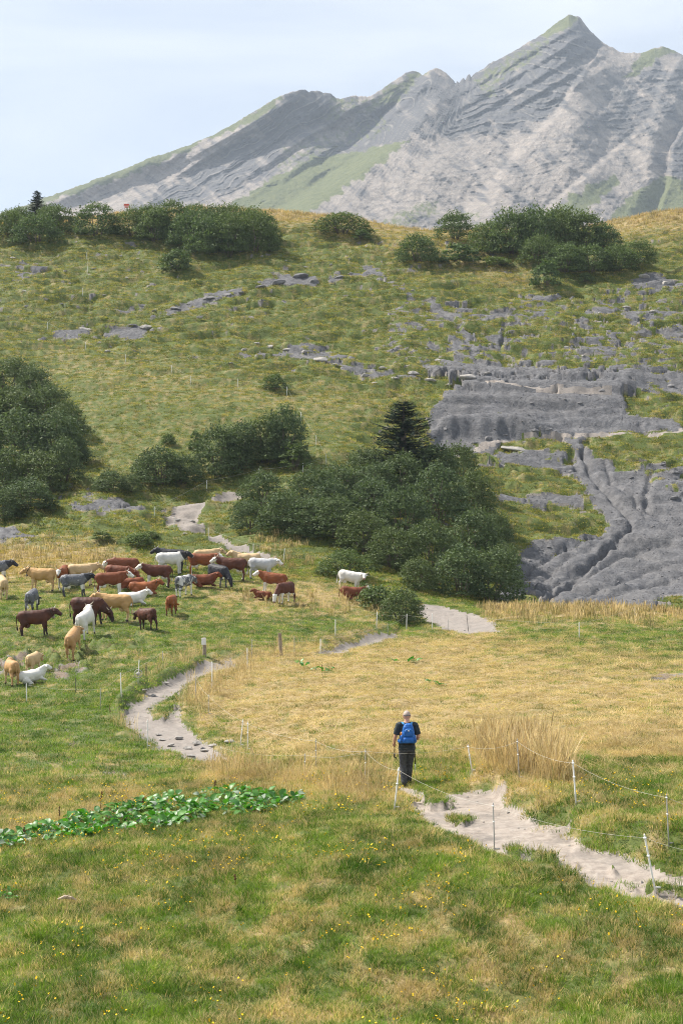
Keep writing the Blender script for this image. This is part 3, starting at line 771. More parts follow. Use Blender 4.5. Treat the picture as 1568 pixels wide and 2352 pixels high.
# ------------------------------------------------------------------ grass and ground cover (uncountable)
PROTO = {}
def protos(name, meshes, mat):
    c = bpy.data.collections.new(name)
    for i, me in enumerate(meshes):
        if len(me.materials) == 0: me.materials.append(mat)
        o = bpy.data.objects.new('%s_%d' % (name, i), me); c.objects.link(o)
    return c
def blades(n, rad, h0, h1, w, lean=0.5, flat=0.0, seed=0, seg=2, head=0.0):
    r = np.random.default_rng(seed); V, Fc, bl, tp = [], [], [], []
    for k in range(n):
        a = r.uniform(0, 2 * np.pi); q = rad * math.sqrt(r.uniform(0, 1)); p = np.array([q * math.cos(a), q * math.sin(a), -0.02])
        h = r.uniform(h0, h1); da = a + r.normal(0, 0.9); out = np.array([math.cos(da), math.sin(da), 0])
        ln = lean * r.uniform(0.2, 1.3); side = np.array([-math.sin(da + r.normal(0, .8)), math.cos(da + r.normal(0, .8)), 0]); ww = w * r.uniform(0.6, 1.3)
        b0 = len(V); rnd = r.uniform(0, 1)
        for i in range(seg + 1):
            t = i / seg; up = h * t * (1 - flat * 0.93); ho = h * (ln * t * t + flat * t)
            wd = ww * (1 - t) ** 0.7 if i < seg else 0
            if head and i == seg - 1: wd = ww * head
            c = p + out * ho + np.array([0, 0, up])
            if i < seg: V += [c - side * wd / 2, c + side * wd / 2]; bl += [rnd] * 2; tp += [t] * 2
            else: V.append(c); bl.append(rnd); tp.append(1.0)
        for i in range(seg - 1): Fc.append((b0 + 2 * i, b0 + 2 * i + 1, b0 + 2 * i + 3, b0 + 2 * i + 2))
        Fc.append((b0 + 2 * seg - 2, b0 + 2 * seg - 1, b0 + 2 * seg))
    q4 = [f for f in Fc if len(f) == 4]; q3 = [f for f in Fc if len(f) == 3]
    me = mesh_np('tuft', np.array(V), [np.array(q4).reshape(-1, 4), np.array(q3)], True)
    attr(me, 'bl', bl); attr(me, 'tip', tp)
    return me
def grass_mat(name, g0, g1, s0, s1, tr=0.35):
    t = NT(name)
    d = t.attr('dry', True).outputs['Fac']; b = t.attr('bl').outputs['Fac']; tip = t.attr('tip').outputs['Fac']; v = t.attr('var', True).outputs['Fac']
    f = t.math('ADD', d, t.math('ADD', t.math('MULTIPLY', t.math('SUBTRACT', b, 0.5), 0.55), t.math('MULTIPLY', t.math('SUBTRACT', tip, 0.5), 0.25)))
    gc_ = t.mix(v, g0, g1); sc_ = t.mix(b, s0, s1)
    c = t.mix(t.ramp(f, [(0.28, 0.0), (0.72, 1.0)]), gc_, sc_)
    c = t.mix(1.0, c, t.ramp(v, [(0.0, 0.68), (0.6, 1.0), (1.0, 1.15)]), 'MULTIPLY')
    t.b.inputs['Roughness'].default_value = 0.6
    t.leafy(c, tr, (1.05, 1.05, 0.75))
    return t.m
M_GRASS = grass_mat('grass_blades', (0.055, 0.150, 0.010), (0.175, 0.280, 0.030), (0.40, 0.295, 0.115), (0.72, 0.575, 0.29), 0.42)
M_HILL = grass_mat('hill_grass', (0.080, 0.130, 0.017), (0.230, 0.248, 0.040), (0.36, 0.27, 0.08), (0.60, 0.46, 0.17), 0.40)
M_TALL = grass_mat('tall_grass_stalks', (0.17, 0.17, 0.055), (0.25, 0.215, 0.09), (0.46, 0.32, 0.165), (0.68, 0.54, 0.32), 0.42)

def scatter(name, coll, P, scale, dryv, label, cat, seed=0, tilt=0.15, zs=None):
    r = np.random.default_rng(seed); n = len(P)
    me = mesh_np(name, P, np.zeros((0, 4), int))
    rot = np.stack([r.normal(0, tilt, n), r.normal(0, tilt, n), r.uniform(0, 2 * np.pi, n)], 1)
    zz = np.ones(n) if zs is None else zs
    attr(me, 'rot', rot, 'FLOAT_VECTOR'); attr(me, 'scl', np.stack([scale, scale, scale * zz], 1), 'FLOAT_VECTOR')
    attr(me, 'dry', dryv); attr(me, 'var', np.clip(0.5 + 0.5 * r.uniform(-1, 1, n) + 0.6 * fbm(P[:, 0] / 1.5, P[:, 1] / 2.0, 3, 201), 0, 1)); attr(me, 'pick', r.integers(0, len(coll.objects), n), 'INT')
    o = obj(name, me)
    g = bpy.data.node_groups.new(name, 'GeometryNodeTree')
    g.interface.new_socket('Geometry', in_out='INPUT', socket_type='NodeSocketGeometry')
    g.interface.new_socket('Geometry', in_out='OUTPUT', socket_type='NodeSocketGeometry')
    N = g.nodes.new; L = g.links.new
    gi, go = N('NodeGroupInput'), N('NodeGroupOutput')
    ci = N('GeometryNodeCollectionInfo'); ci.inputs['Collection'].default_value = coll
    ci.inputs['Separate Children'].default_value = True; ci.inputs['Reset Children'].default_value = True
    ip = N('GeometryNodeInstanceOnPoints'); ip.inputs['Pick Instance'].default_value = True
    def na(nm, ty):
        q = N('GeometryNodeInputNamedAttribute'); q.data_type = ty; q.inputs['Name'].default_value = nm
        return [s for s in q.outputs if s.enabled][0]
    e2r = N('FunctionNodeEulerToRotation')
    L(na('rot', 'FLOAT_VECTOR'), e2r.inputs[0]); L(e2r.outputs[0], ip.inputs['Rotation'])
    L(na('scl', 'FLOAT_VECTOR'), ip.inputs['Scale']); L(na('pick', 'INT'), ip.inputs['Instance Index'])
    L(gi.outputs[0], ip.inputs['Points']); L(ci.outputs[0], ip.inputs['Instance']); L(ip.outputs[0], go.inputs[0])
    md = o.modifiers.new('scatter', 'NODES'); md.node_group = g
    return tag(o, label, cat, kind='stuff')

def spread(n, d0, d1, seed, c0=-70, c1=1640):
    r = np.random.default_rng(seed)
    d = np.sqrt(r.uniform(d0 * d0, d1 * d1, n)); c = r.uniform(c0, c1, n)
    return c, d
def place(c, d, keep):
    c, d = c[keep], d[keep]
    return c, d, np.stack([(c - CX) / FPX * d, d, samp(GZW, c, d)], 1)
bare_all = np.maximum.reduce([path, soil, scree])
standable = mask([(885, 1752), (985, 1745), (1000, 1800), (960, 1835), (895, 1840)], 30, 46, 0.4)      # trampled round the path end

G_SHORT = protos('short_tuft', [blades(30, 0.14, 0.035, 0.11, 0.010, 0.9, 0, k) for k in range(4)], M_GRASS)
G_MID = protos('mid_tuft', [blades(34, 0.27, 0.04, 0.11, 0.016, 0.9, 0, 10 + k) for k in range(4)], M_GRASS)
G_HILL = protos('hill_tuft', [blades(34, 0.46, 0.06, 0.20, 0.045, 0.8, 0, 20 + k) for k in range(4)], M_HILL)
G_HAY = protos('lying_straw', [blades(24, 0.30, 0.15, 0.45, 0.018, 0.25, 0.88, 30 + k) for k in range(3)], M_GRASS)
G_TALL = protos('tall_stalks', [blades(16, 0.22, 0.40, 0.85, 0.010, 0.28, 0, 40 + k, 4, 1.6) for k in range(4)], M_TALL)
G_TALLF = protos('tall_stalks_far', [blades(18, 0.35, 0.35, 0.75, 0.032, 0.28, 0, 50 + k, 4, 1.4) for k in range(4)], M_TALL)

# near meadow
c, d = spread(70000, 18.5, 44, 1)
b = samp(bare_all, c, d)
c, d, P = place(c, d, b < 0.35 + 0.2 * rng.normal(0, 1, len(c)))
dv = samp(dry, c, d)
scatter('meadow_grass', G_SHORT, P, rng.uniform(0.6, 1.3, len(c)) * np.clip(1 + 0.7 * fbm(P[:, 0] / .45, P[:, 1] / .6, 2, 7), .72, 1.35), np.clip(dv + rng.normal(0, 0.22, len(c)), 0, 1), 'short green and straw-coloured grass of the near meadow', 'grass', 1)
# straw stems standing in the near meadow
c, d = spread(12000, 18.5, 48, 2)
k = (samp(bare_all, c, d) < 0.25) & (samp(dry, c, d) + rng.normal(0, 0.14, len(c)) > 0.62) & (samp(standable, c, d) < 0.4)
c, d, P = place(c, d, k)
scatter('dry_grass_stems', G_TALL, P, rng.uniform(0.16, 0.36, len(c)), np.full(len(c), 0.8), 'sparse dry grass stems standing in the near meadow', 'grass', 2, 0.25)
# pasture and mown meadow
c, d = spread(68000, 42, 114, 3)
k = samp(bare_all, c, d) < 0.4
c, d, P = place(c, d, k)
dv = samp(dry, c, d)
scatter('pasture_grass', G_MID, P, rng.uniform(0.7, 1.3, len(c)) * np.where(dv > 0.7, 0.65, 1.0), np.clip(dv + rng.normal(0, 0.20, len(c)), 0, 1), 'short grazed grass of the pasture around the herd', 'grass', 3)
mown = mask([(560, 1500), (790, 1480), (1000, 1460), (1120, 1445), (1568, 1500), (1700, 1520), (1700, 1830), (1330, 1800), (1000, 1740), (700, 1770), (600, 1720), (450, 1640), (460, 1570)], 36, 96, 1.5)
c, d = spread(30000, 36, 96, 4)
c, d, P = place(c, d, (samp(mown, c, d) > 0.4) & (samp(bare_all, c, d) < 0.3) & (samp(dryn, c, d) > 0.42))
scatter('mown_hay', G_HAY, P, rng.uniform(0.7, 1.3, len(c)), np.clip(rng.normal(0.85, 0.12, len(c)), 0, 1), 'cut straw lying on the mown meadow beyond the hiker', 'hay', 4, 0.12)
# far slope
c, d = spread(100000, 106, 250, 5)
b = samp(scree, c, d)
c, d, P = place(c, d, (b < 0.45) & (samp(path, c, d) < 0.4))
wv = samp(wild, c, d)
scatter('hillside_grass', G_HILL, P, rng.uniform(0.6, 1.15, len(c)) * (0.75 + 0.3 * wv), np.clip(samp(dry, c, d) + rng.normal(0, 0.14, len(c)), 0, 1), 'tussocky olive green grass covering the far hillside', 'grass', 5)
# long uncut grass along path edges, on the knoll crest and by the bank
tall = np.maximum.reduce([
    mask([(470, 1762), (560, 1765), (640, 1778), (760, 1786), (900, 1788), (925, 1800), (900, 1822), (760, 1818), (600, 1806), (480, 1782)], 33, 52, 0.5),
    1.3 * mask([(1085, 1760), (1110, 1722), (1180, 1728), (1250, 1738), (1300, 1780), (1320, 1840), (1250, 1850), (1190, 1835), (1110, 1808)], 30, 46, 0.35),
    0.8 * mask([(415, 1640), (408, 1600), (450, 1560), (520, 1535), (600, 1520), (590, 1560), (500, 1600), (470, 1660)], 52, 78, 0.6),
    0.8 * mask([(330, 1560), (400, 1515), (480, 1495), (560, 1500), (430, 1540), (350, 1575)], 62, 82, 0.6),
    0.5 * mask([(560, 1500), (640, 1490), (720, 1490), (640, 1530), (560, 1540)], 70, 84, 0.6),
    0.5 * mask([(860, 1765), (930, 1740), (1000, 1760), (960, 1795), (870, 1800)], 36, 46, 0.5),
    0.9 * mask([(275, 1640), (330, 1695), (300, 1700), (262, 1640)], 48, 62, 0.5)])
c, d = spread(14000, 24, 86, 6)
tv = samp(tall, c, d) * 0.62
c, d, P = place(c, d, (rng.uniform(0, 1, len(c)) < tv) & (samp(bare_all, c, d) < 0.3) & (samp(standable, c, d) < 0.4))
scatter('tall_dry_grass', G_TALL, P, rng.uniform(0.55, 1.0, len(c)), np.clip(rng.normal(0.75, 0.15, len(c)), 0, 1), 'tall dry seeding grass along the edges of the path', 'grass', 6, 0.14)
c, d = spread(900, 30, 46, 61, 1085, 1325)
m1 = mask([(1105, 1770), (1130, 1742), (1240, 1748), (1290, 1790), (1305, 1835), (1190, 1828)], 30, 46, 0.3)
c, d, P = place(c, d, (samp(m1, c, d) > 0.4) & (samp(bare_all, c, d) < 0.3))
scatter('tall_grass_clump', G_TALL, P, rng.uniform(0.9, 1.35, len(c)), np.clip(rng.normal(0.8, 0.12, len(c)), 0, 1), 'high clump of tawny grass on the bank above the pale path', 'grass', 61, 0.1)
tall2 = np.maximum.reduce([mask([(1110, 1400), (1200, 1388), (1700, 1390), (1700, 1425), (1300, 1420), (1130, 1432)], 86, 104, 0.8),
    mask([(-60, 1245), (120, 1240), (240, 1262), (300, 1290), (120, 1320), (-60, 1330)], 95, 124, 1.0) * 0.55,
    mask([(560, 1345), (700, 1370), (830, 1375), (880, 1405), (700, 1400), (560, 1380)], 88, 108, 1.0) * 0.6,
    mask([(-80, 480), (1700, 470), (1700, 506), (1100, 534), (700, 506), (-80, 512)], 230, 248, 1.0) * 0.8, 0.5 * mask([(540, 1200), (600, 1290), (740, 1300), (720, 1240)], 105, 132, 1.0)])
c, d = spread(30000, 84, 250, 7)
c, d, P = place(c, d, (rng.uniform(0, 1, len(c)) < samp(tall2, c, d)) & (samp(bare_all, c, d) < 0.3))
scatter('tawny_grass', G_TALLF, P, rng.uniform(0.7, 1.1, len(c)), np.clip(rng.normal(0.62, 0.15, len(c)), 0, 1), 'tawny uncut grass on the meadow brow and hill crest', 'grass', 7, 0.1)
# yellow flowers
t = NT('yellow_petals'); t.color(t.ramp(t.noise(30, 2, 0.5, t.pos(obj_space=True)), [(0.3, (0.62, 0.36, 0.01)), (0.7, (0.80, 0.55, 0.03))])); M_YEL = t.m
M_GRASS2 = plain('green_stem', (0.07, 0.12, 0.03), 0.7)
def flower(seed):
    r = np.random.default_rng(seed); m = MB()
    for k in range(2):
        x, y, h = r.uniform(-.1, .1), r.uniform(-.1, .1), r.uniform(0.12, 0.2)
        n = 8; tl = r.normal(0, .3, 2)
        V = [(x, y, h)] + [(x + 0.013 * math.cos(q * math.pi / 4), y + 0.013 * math.sin(q * math.pi / 4), h + 0.02 * (tl[0] * math.cos(q * math.pi / 4) + tl[1] * math.sin(q * math.pi / 4)) + 0.004) for q in range(n)]
        m.add(V, [(0, 1 + q, 1 + (q + 1) % n) for q in range(n)])
        m.add([(x, y, h - 0.018)] + V[1:], [(0, 1 + (q + 1) % n, 1 + q) for q in range(n)])
        m.tube([(x, y, -0.01), (x, y, h - 0.015)], 0.0018, 4)
    me = m.mesh('flower'); me.materials.append(M_YEL); me.materials.append(M_GRASS2)
    for p_ in me.polygons: p_.material_index = 0 if len(p_.vertices) == 3 else 1
    return me
G_FLOW = protos('flower', [flower(k) for k in range(3)], M_YEL)
c, d = spread(3000, 18.5, 42, 8)
fl = fbm((c - CX) / FPX * d / 2.2, d / 2.5, 3, 111)
c, d, P = place(c, d, (fl + rng.normal(0, 0.2, len(c)) > 0.12) & (samp(bare_all, c, d) < 0.2) & (samp(mown, c, d) < 0.3))
scatter('hawkweed_flowers', G_FLOW, P, rng.uniform(0.8, 1.25, len(c)), np.zeros(len(c)), 'small yellow flowers dotted through the near meadow', 'flowers', 8, 0.1)
# ------------------------------------------------------------------ bushes
def leaf_mat(name, dark, light, tr=0.25, warm=None, rough=0.62):
    t = NT(name)
    b = t.attr('bl').outputs['Fac']; oi = t.n('ObjectInfo').outputs['Random']
    c = t.mix(b, dark, light)
    c = t.mix(t.math('MULTIPLY', oi, 0.5), c, tuple(0.5 * (x + y) * f for x, y, f in zip(dark, light, (1.35, 1.15, 0.75))))
    if warm:
        c = t.mix(t.ramp(b, [(0.965, 0.0), (0.985, 1.0)]), c, warm)
    t.b.inputs['Roughness'].default_value = rough; t.b.inputs['Specular IOR Level'].default_value = 0.20
    t.leafy(c, tr, (1.1, 1.15, 0.6))
    return t.m
M_ALDER = leaf_mat('alder_leaves', (0.032, 0.060, 0.028), (0.150, 0.205, 0.095), 0.25, (0.20, 0.11, 0.04))
M_WILLOW = leaf_mat('willow_leaves', (0.036, 0.070, 0.028), (0.150, 0.210, 0.085), 0.3)
M_BARK = plain('grey_bark', (0.14, 0.115, 0.09), 0.9, 0.3, 14)
def crown_mesh(seed, nleaf, leaf, upright=0.0, lobes=11, flatb=0.0):
    """a rounded bush of unit width and height made of leaf faces; uneven outline with gaps"""
    r = np.random.default_rng(seed)
    L = []
    n_l = lobes * 2 + 6
    for k in range(n_l):
        el = math.asin(min(1, (k + 0.5) / n_l)) if k else 0.05; a = k * 2.39996 + r.uniform(-.35, .35); rad = r.uniform(0.09, 0.20)
        rho = 1 - rad * r.uniform(1.2, 1.9)
        L.append((0.5 * math.cos(el) * math.cos(a) * rho, 0.5 * math.cos(el) * math.sin(a) * rho, max(math.sin(el) * 0.97 * (1 - rad * r.uniform(0.9, 1.6)) , 0.08), rad))
    L = np.array(L); w = L[:, 3] ** 2; w /= w.sum()
    idx = r.choice(len(L), nleaf, p=w)
    dv = r.normal(0, 1, (nleaf, 3)); dv[:, 2] = np.abs(dv[:, 2]) * 0.6 + dv[:, 2] * 0.4; dv /= np.linalg.norm(dv, axis=1)[:, None]
    rr = L[idx, 3] * (0.35 + 0.85 * r.uniform(0, 1, nleaf) ** 0.7)
    sp = r.uniform(0, 1, nleaf) < 0.10; rr = np.where(sp, rr * r.uniform(1.05, 1.45, nleaf), rr)      # twigs that stick out
    C = L[idx, :3] + dv * rr[:, None] * np.array([1, 1, 1.05 + 0.35 * upright])
    C[:, 2] = np.maximum(C[:, 2], 0.02 + 0.05 * r.uniform(0, 1, nleaf))
    ntw = 70; per = nleaf // (ntw * 9)                                   # shoots standing out of the crown
    for k in range(ntw):
        s0 = r.integers(0, nleaf, 1)[0]; b0 = C[s0].copy(); o_ = dv[s0] * 0.5 + np.array([0, 0, 0.9]) + r.normal(0, .25, 3); o_ /= np.linalg.norm(o_); ln = r.uniform(.06, .16)
        ids = r.integers(0, nleaf, per)
        C[ids] = b0 + o_ * (ln * r.uniform(0, 1, per))[:, None] + r.normal(0, .008, (per, 3)); dv[ids] = dv[s0]
    nrm = dv * 0.55 + r.normal(0, 0.7, (nleaf, 3)) + np.array([0, 0, 0.25]); nrm /= np.linalg.norm(nrm, axis=1)[:, None]
    tdir = r.normal(0, 1, (nleaf, 3)) * (1 - 0.7 * upright) + np.array([0, 0, 1.6 * upright]) + dv * 0.4
    tdir -= nrm * (tdir * nrm).sum(1)[:, None]; tdir /= np.linalg.norm(tdir, axis=1)[:, None] + 1e-9
    bd = np.cross(nrm, tdir)
    ls = leaf * r.uniform(0.65, 1.3, nleaf)[:, None]; wd = 0.62 - 0.28 * upright
    V = np.stack([C - tdir * ls * 0.5, C + bd * ls * wd * 0.5 + nrm * ls * 0.08, C + tdir * ls * 0.55, C - bd * ls * wd * 0.5 + nrm * ls * 0.08], 1).reshape(-1, 3)
    f = np.arange(nleaf * 4).reshape(-1, 4)
    me = mesh_np('crown', V, f, False)
    lob = r.uniform(0, 1, len(L))[idx]
    attr(me, 'bl', np.repeat(np.clip(0.55 * r.uniform(0, 1, nleaf) + 0.45 * lob, 0, 1), 4))
    return me
def stems_mesh(seed):
    r = random.Random(seed); m = MB()
    for k in range(7):
        a = k * 0.9 + r.uniform(-.3, .3); q = r.uniform(0.12, 0.3); h = r.uniform(0.45, 0.7)
        m.tube([(0.05 * math.cos(a), 0.05 * math.sin(a), -0.06), (0.5 * q * math.cos(a), 0.5 * q * math.sin(a), h * 0.5), (q * math.cos(a + .3), q * math.sin(a + .3), h)], [0.014, 0.010, 0.004], 5)
    return m.mesh('stems')
ALD = [crown_mesh(100 + k, 7000, 0.040, 0.15, 14) for k in range(4)]
WIL = [crown_mesh(200 + k, 5200, 0.052, 0.75, 14) for k in range(3)]
SML = [crown_mesh(300 + k, 1500, 0.095, 0.4, 7) for k in range(3)]
for m_ in ALD: m_.materials.append(M_ALDER)
for m_ in WIL + SML: m_.materials.append(M_WILLOW)
STM = [stems_mesh(k) for k in range(3)]
for m_ in STM: m_.materials.append(M_BARK)
nb = 0
def bush(c, r, w, h, kind, name, label, group):
    global nb
    p = at(c, r, 88)
    if p is None: return
    d = p.y; W_, H_ = w * d / FPX * 1.12, h * d / FPX * 1.16
    rs = random.Random(nb * 13 + 5)
    root = empty(name, (p.x, p.y + 0.15 * W_, ground(p.x, p.y + 0.15 * W_) - 0.05 * H_), rs.uniform(0, 6.28))
    root.scale = (W_, W_ * rs.uniform(0.85, 1.0), H_ * 1.05)
    pool = {'a': ALD, 'w': WIL, 's': SML}[kind]
    o = bpy.data.objects.new('crown', pool[nb % len(pool)]); link(o, root)
    o = bpy.data.objects.new('stems', STM[nb % 3]); link(o, root)
    tag(root, label, 'bush', group)
    nb += 1
SETS = [
 ('w', 'alder_bush', 'dark green bush crowding round the small spruce on the crest', 'bushes round the small spruce',
  [(20, 545, 85, 55), (80, 575, 112, 62), (130, 540, 92, 60), (45, 530, 70, 45), (110, 522, 70, 45)]),
 ('w', 'alder_bush', 'rounded bush standing behind a fence post at the end of the crest thicket', None, [(220, 547, 108, 72)]),
 ('w', 'alder_bush', 'dense green bush in the long thicket below the red sign on the crest', 'long thicket on the crest',
  [(305, 548, 92, 62), (355, 560, 92, 70), (395, 545, 100, 70), (440, 575, 104, 80), (480, 592, 110, 82), (525, 595, 104, 88), (580, 582, 104, 92), (612, 562, 66, 66), (450, 542, 92, 60), (530, 552, 100, 70), (345, 535, 80, 50), (575, 545, 76, 52), (495, 545, 80, 60), (620, 580, 50, 40)]),
 ('s', 'alder_bush', 'lone small bush downhill of the long crest thicket', None, [(402, 624, 78, 46)]),
 ('w', 'alder_bush', 'low spreading bush alone on the straw-coloured crest', None, [(785, 541, 125, 46)]),
 ('s', 'alder_bush', 'tiny shrub just below the low spreading bush of the crest', None, [(830, 559, 46, 20)]),
 ('w', 'alder_bush', 'bushy shrub with a ragged top beside a smaller paler shrub', None, [(960, 607, 102, 62)]),
 ('s', 'alder_bush', 'pale twiggy shrub beside the bushy shrub with a ragged top', None, [(1055, 606, 86, 42)]),
 ('w', 'alder_bush', 'round bush on the crest next to the widest thicket', None, [(1045, 553, 95, 57)]),
 ('s', 'alder_bush', 'flat creeping shrub at the foot of the widest crest thicket', None, [(1140, 613, 72, 24)]),
 ('w', 'alder_bush', 'leafy bush in the widest thicket under the peak', 'widest thicket under the peak',
  [(1125, 585, 105, 72), (1180, 592, 112, 95), (1235, 592, 112, 104), (1290, 582, 120, 92), (1345, 578, 112, 78), (1390, 582, 84, 58), (1240, 622, 94, 62), (1300, 634, 102, 62), (1360, 632, 104, 62), (1420, 626, 104, 56), (1466, 619, 80, 50), (1210, 560, 90, 65), (1275, 555, 90, 62)]),
 ('s', 'alder_bush', 'small upright shrub at the lower edge of the widest thicket', None, [(1255, 663, 62, 54)]),
 ('s', 'alder_bush', 'very small shrub beneath the widest thicket', None, [(1345, 651, 42, 20)]),
 ('a', 'alder_bush', 'tall dark alder bush in the steep thicket beside the smooth green spur', 'steep alder thicket by the green spur',
  [(20, 925, 130, 85), (75, 935, 105, 82), (25, 995, 140, 100), (105, 990, 120, 100), (155, 1010, 82, 80), (45, 1065, 150, 110), (125, 1065, 130, 110), (15, 1130, 130, 110), (90, 1145, 135, 108), (145, 1125, 90, 92), (60, 1183, 115, 64), (5, 1190, 90, 64), (-40, 1000, 120, 100), (-45, 1090, 120, 100), (165, 1070, 70, 70)]),
 ('s', 'alder_bush', 'little shrub tucked at the foot of the steep alder thicket', None, [(112, 1176, 46, 30)]),
 ('s', 'alder_bush', 'small dark shrub under the fence line above the green spur', None, [(630, 898, 56, 30)]),
 ('s', 'alder_bush', 'single tiny shrub out on the smooth green spur', None, [(386, 1023, 32, 24)]),
 ('s', 'alder_bush', 'small upright shrub at the head of the roadside bushes', None, [(450, 1034, 32, 40)]),
 ('a', 'alder_bush', 'roadside alder bush above the bend of the winding path', 'alder bushes above the path bend',
  [(500, 1097, 112, 116), (560, 1068, 92, 88), (605, 1065, 102, 98), (655, 1064, 96, 118), (540, 1085, 80, 90), (630, 1050, 70, 70)]),
 ('s', 'alder_bush', 'pale shrub between the path and the fence above the bend', None, [(676, 1084, 72, 50)]),
 ('a', 'alder_bush', 'broad dark bush on the bank above the winding path', 'broad dark bush clump on the bank', [(365, 1120, 115, 84), (420, 1118, 85, 62), (330, 1105, 60, 52)]),
 ('a', 'alder_bush', 'lower bush beside the broad dark bush on the bank', 'lower bushes beside the broad dark bush', [(255, 1133, 80, 46), (298, 1132, 52, 38)]),
 ('a', 'alder_bush', 'alder bush in the great thicket inside the path loop', 'great alder thicket inside the path loop',
  [(600, 1185, 120, 92), (575, 1218, 90, 66), (650, 1215, 120, 90), (720, 1172, 124, 90), (700, 1238, 120, 80), (780, 1160, 120, 82), (775, 1250, 122, 92), (845, 1120, 112, 76), (850, 1200, 130, 100), (835, 1278, 122, 92), (920, 1150, 122, 100), (930, 1240, 132, 112), (905, 1312, 122, 92), (1000, 1130, 122, 98), (1010, 1220, 132, 120), (990, 1322, 132, 112), (1055, 1130, 88, 88), (1080, 1212, 112, 112), (1090, 1292, 132, 112), (1060, 1372, 142, 112), (1130, 1384, 142, 122), (1140, 1280, 84, 100), (760, 1205, 110, 80), (960, 1355, 90, 70), (860, 1160, 110, 80), (1160, 1345, 80, 90)]),
 ('w', 'willow_bush', 'bright green rounded bush at the edge of the great thicket behind the white cow', None, [(790, 1327, 118, 56)]),
 ('a', 'alder_bush', 'bush beside the pale path stretch under the great thicket', None, [(922, 1437, 106, 80)]),
 ('s', 'alder_bush', 'small bush sheltering the lying cow near the thicket', 'small bushes by the lying cow', [(862, 1396, 84, 46), (840, 1377, 44, 34)]),
 ('s', 'alder_bush', 'creeping shrub in the pasture above the herd', 'creeping shrubs above the herd', [(232, 1248, 46, 17), (318, 1254, 62, 24), (345, 1243, 40, 14)]),
]
def thicket_part(label, group, c, r):
    """tell the bushes of the big thickets apart by what they stand next to"""
    if group and group.startswith('great'):
        if 820 < c < 1010 and r < 1165: return 'alder bush at the foot of the dark spruce in the great thicket', 'great thicket bushes under the spruce'
        if c > 1070 and r < 1300: return 'alder bush of the great thicket bordering the grey shale', 'great thicket bushes bordering the shale'
        if r > 1335: return 'dark alder bush of the great thicket overhanging the pale path stretch', 'great thicket bushes over the pale path'
        if c < 730: return 'alder bush of the great thicket facing the inner path bend', 'great thicket bushes by the path bend'
        if r > 1270: return 'alder bush of the great thicket behind the lone white cow', 'great thicket bushes behind the white cow'
        return 'alder bush in the heart of the great thicket inside the path loop', group
    if group and group.startswith('steep'):
        if c > 100: return 'tall alder bush on the grassy-spur side of the steep thicket', 'steep thicket bushes by the green spur'
        if r > 1125: return 'alder bush at the lower end of the steep thicket above bare stones', 'lower bushes of the steep thicket'
        if r < 940: return 'alder bush topping the upper end of the steep thicket', 'top bushes of the steep thicket'
    if group and group.startswith('widest'):
        if r > 610: return 'leafy bush in the lower row of the widest thicket under the peak', 'lower row of the widest thicket'
    if group and group.startswith('long thicket'):
        if r > 570: return 'dense bush at the downhill front of the long crest thicket', 'downhill front of the long thicket'
        if c < 380: return 'dense bush at the sign end of the long crest thicket', 'sign end of the long thicket'
    return label, group
for kind, name, label, group, lst in SETS:
    for (c, r, w, h) in lst:
        l2, g2 = thicket_part(label, group, c, r)
        bush(c, r, w, h, kind, name, l2, g2)

# ------------------------------------------------------------------ spruces
M_NEEDLE = leaf_mat('spruce_needles', (0.014, 0.030, 0.016), (0.035, 0.062, 0.028), 0.15, None, 0.6)
def spruce(p, H, W, seed, label, dens=1.0):
    r = random.Random(seed)
    root = empty('spruce_tree', (p.x, p.y, p.z))
    m = MB(); m.tube([(0, 0, -0.3), (0, 0, H * 0.5), (0.02, 0, H)], [0.045 * W + 0.04, 0.03 * W + 0.02, 0.008], 8); m.build('trunk', M_BARK, root)
    V, bl = [], []
    nw = int(26 * dens)
    for k in range(nw):
        z = H * (0.04 + 0.94 * k / nw); R_ = W * 0.5 * (1 - k / nw) ** 0.6 * r.uniform(0.8, 1.12) + 0.05
        for q in range(r.randint(7, 9)):
            a = r.uniform(0, 6.28); Lb = R_ * r.uniform(0.7, 1.15); dz = r.uniform(-0.25, 0.05); sh = r.uniform(0, 1)
            n = max(4, int(Lb * 16))
            for i in range(n):
                s = (i + r.random()) / n
                c_ = Vector((math.cos(a) * Lb * s, math.sin(a) * Lb * s, z + Lb * (dz * s + 0.22 * s * s)))
                for e in range(4):
                    da = a + r.choice((-1, 1)) * r.uniform(0.3, 1.2); ln = r.uniform(0.10, 0.24) * (1.1 - 0.25 * s) * (0.65 + 0.1 * H)
                    dv = Vector((math.cos(da), math.sin(da), r.uniform(-0.35, 0.15))).normalized(); sd = dv.cross(Vector((r.uniform(-.5, .5), r.uniform(-.5, .5), 1))).normalized() * ln * 0.22
                    o_ = c_ + Vector((r.gauss(0, .03), r.gauss(0, .03), r.gauss(0, .03)))
                    V += [o_, o_ + dv * ln * .5 + sd, o_ + dv * ln, o_ + dv * ln * .5 - sd]; bl += [0.6 * sh + 0.4 * r.random()] * 4
    me = mesh_np('crown', np.array([tuple(v) for v in V]), np.arange(len(V)).reshape(-1, 4), False); attr(me, 'bl', bl)
    obj('crown', me, M_NEEDLE, root)
    tag(root, label, 'tree')
    return root
p = at(926, 1098, 110); spruce(p, 182 * p.y / FPX, 215 * p.y / FPX, 3, 'dark spruce rising out of the great alder thicket', 1.3)
p = at(86, 506, 200); spruce(p, 70 * p.y / FPX, 58 * p.y / FPX, 5, 'small pointed spruce standing on the hill crest among bushes')
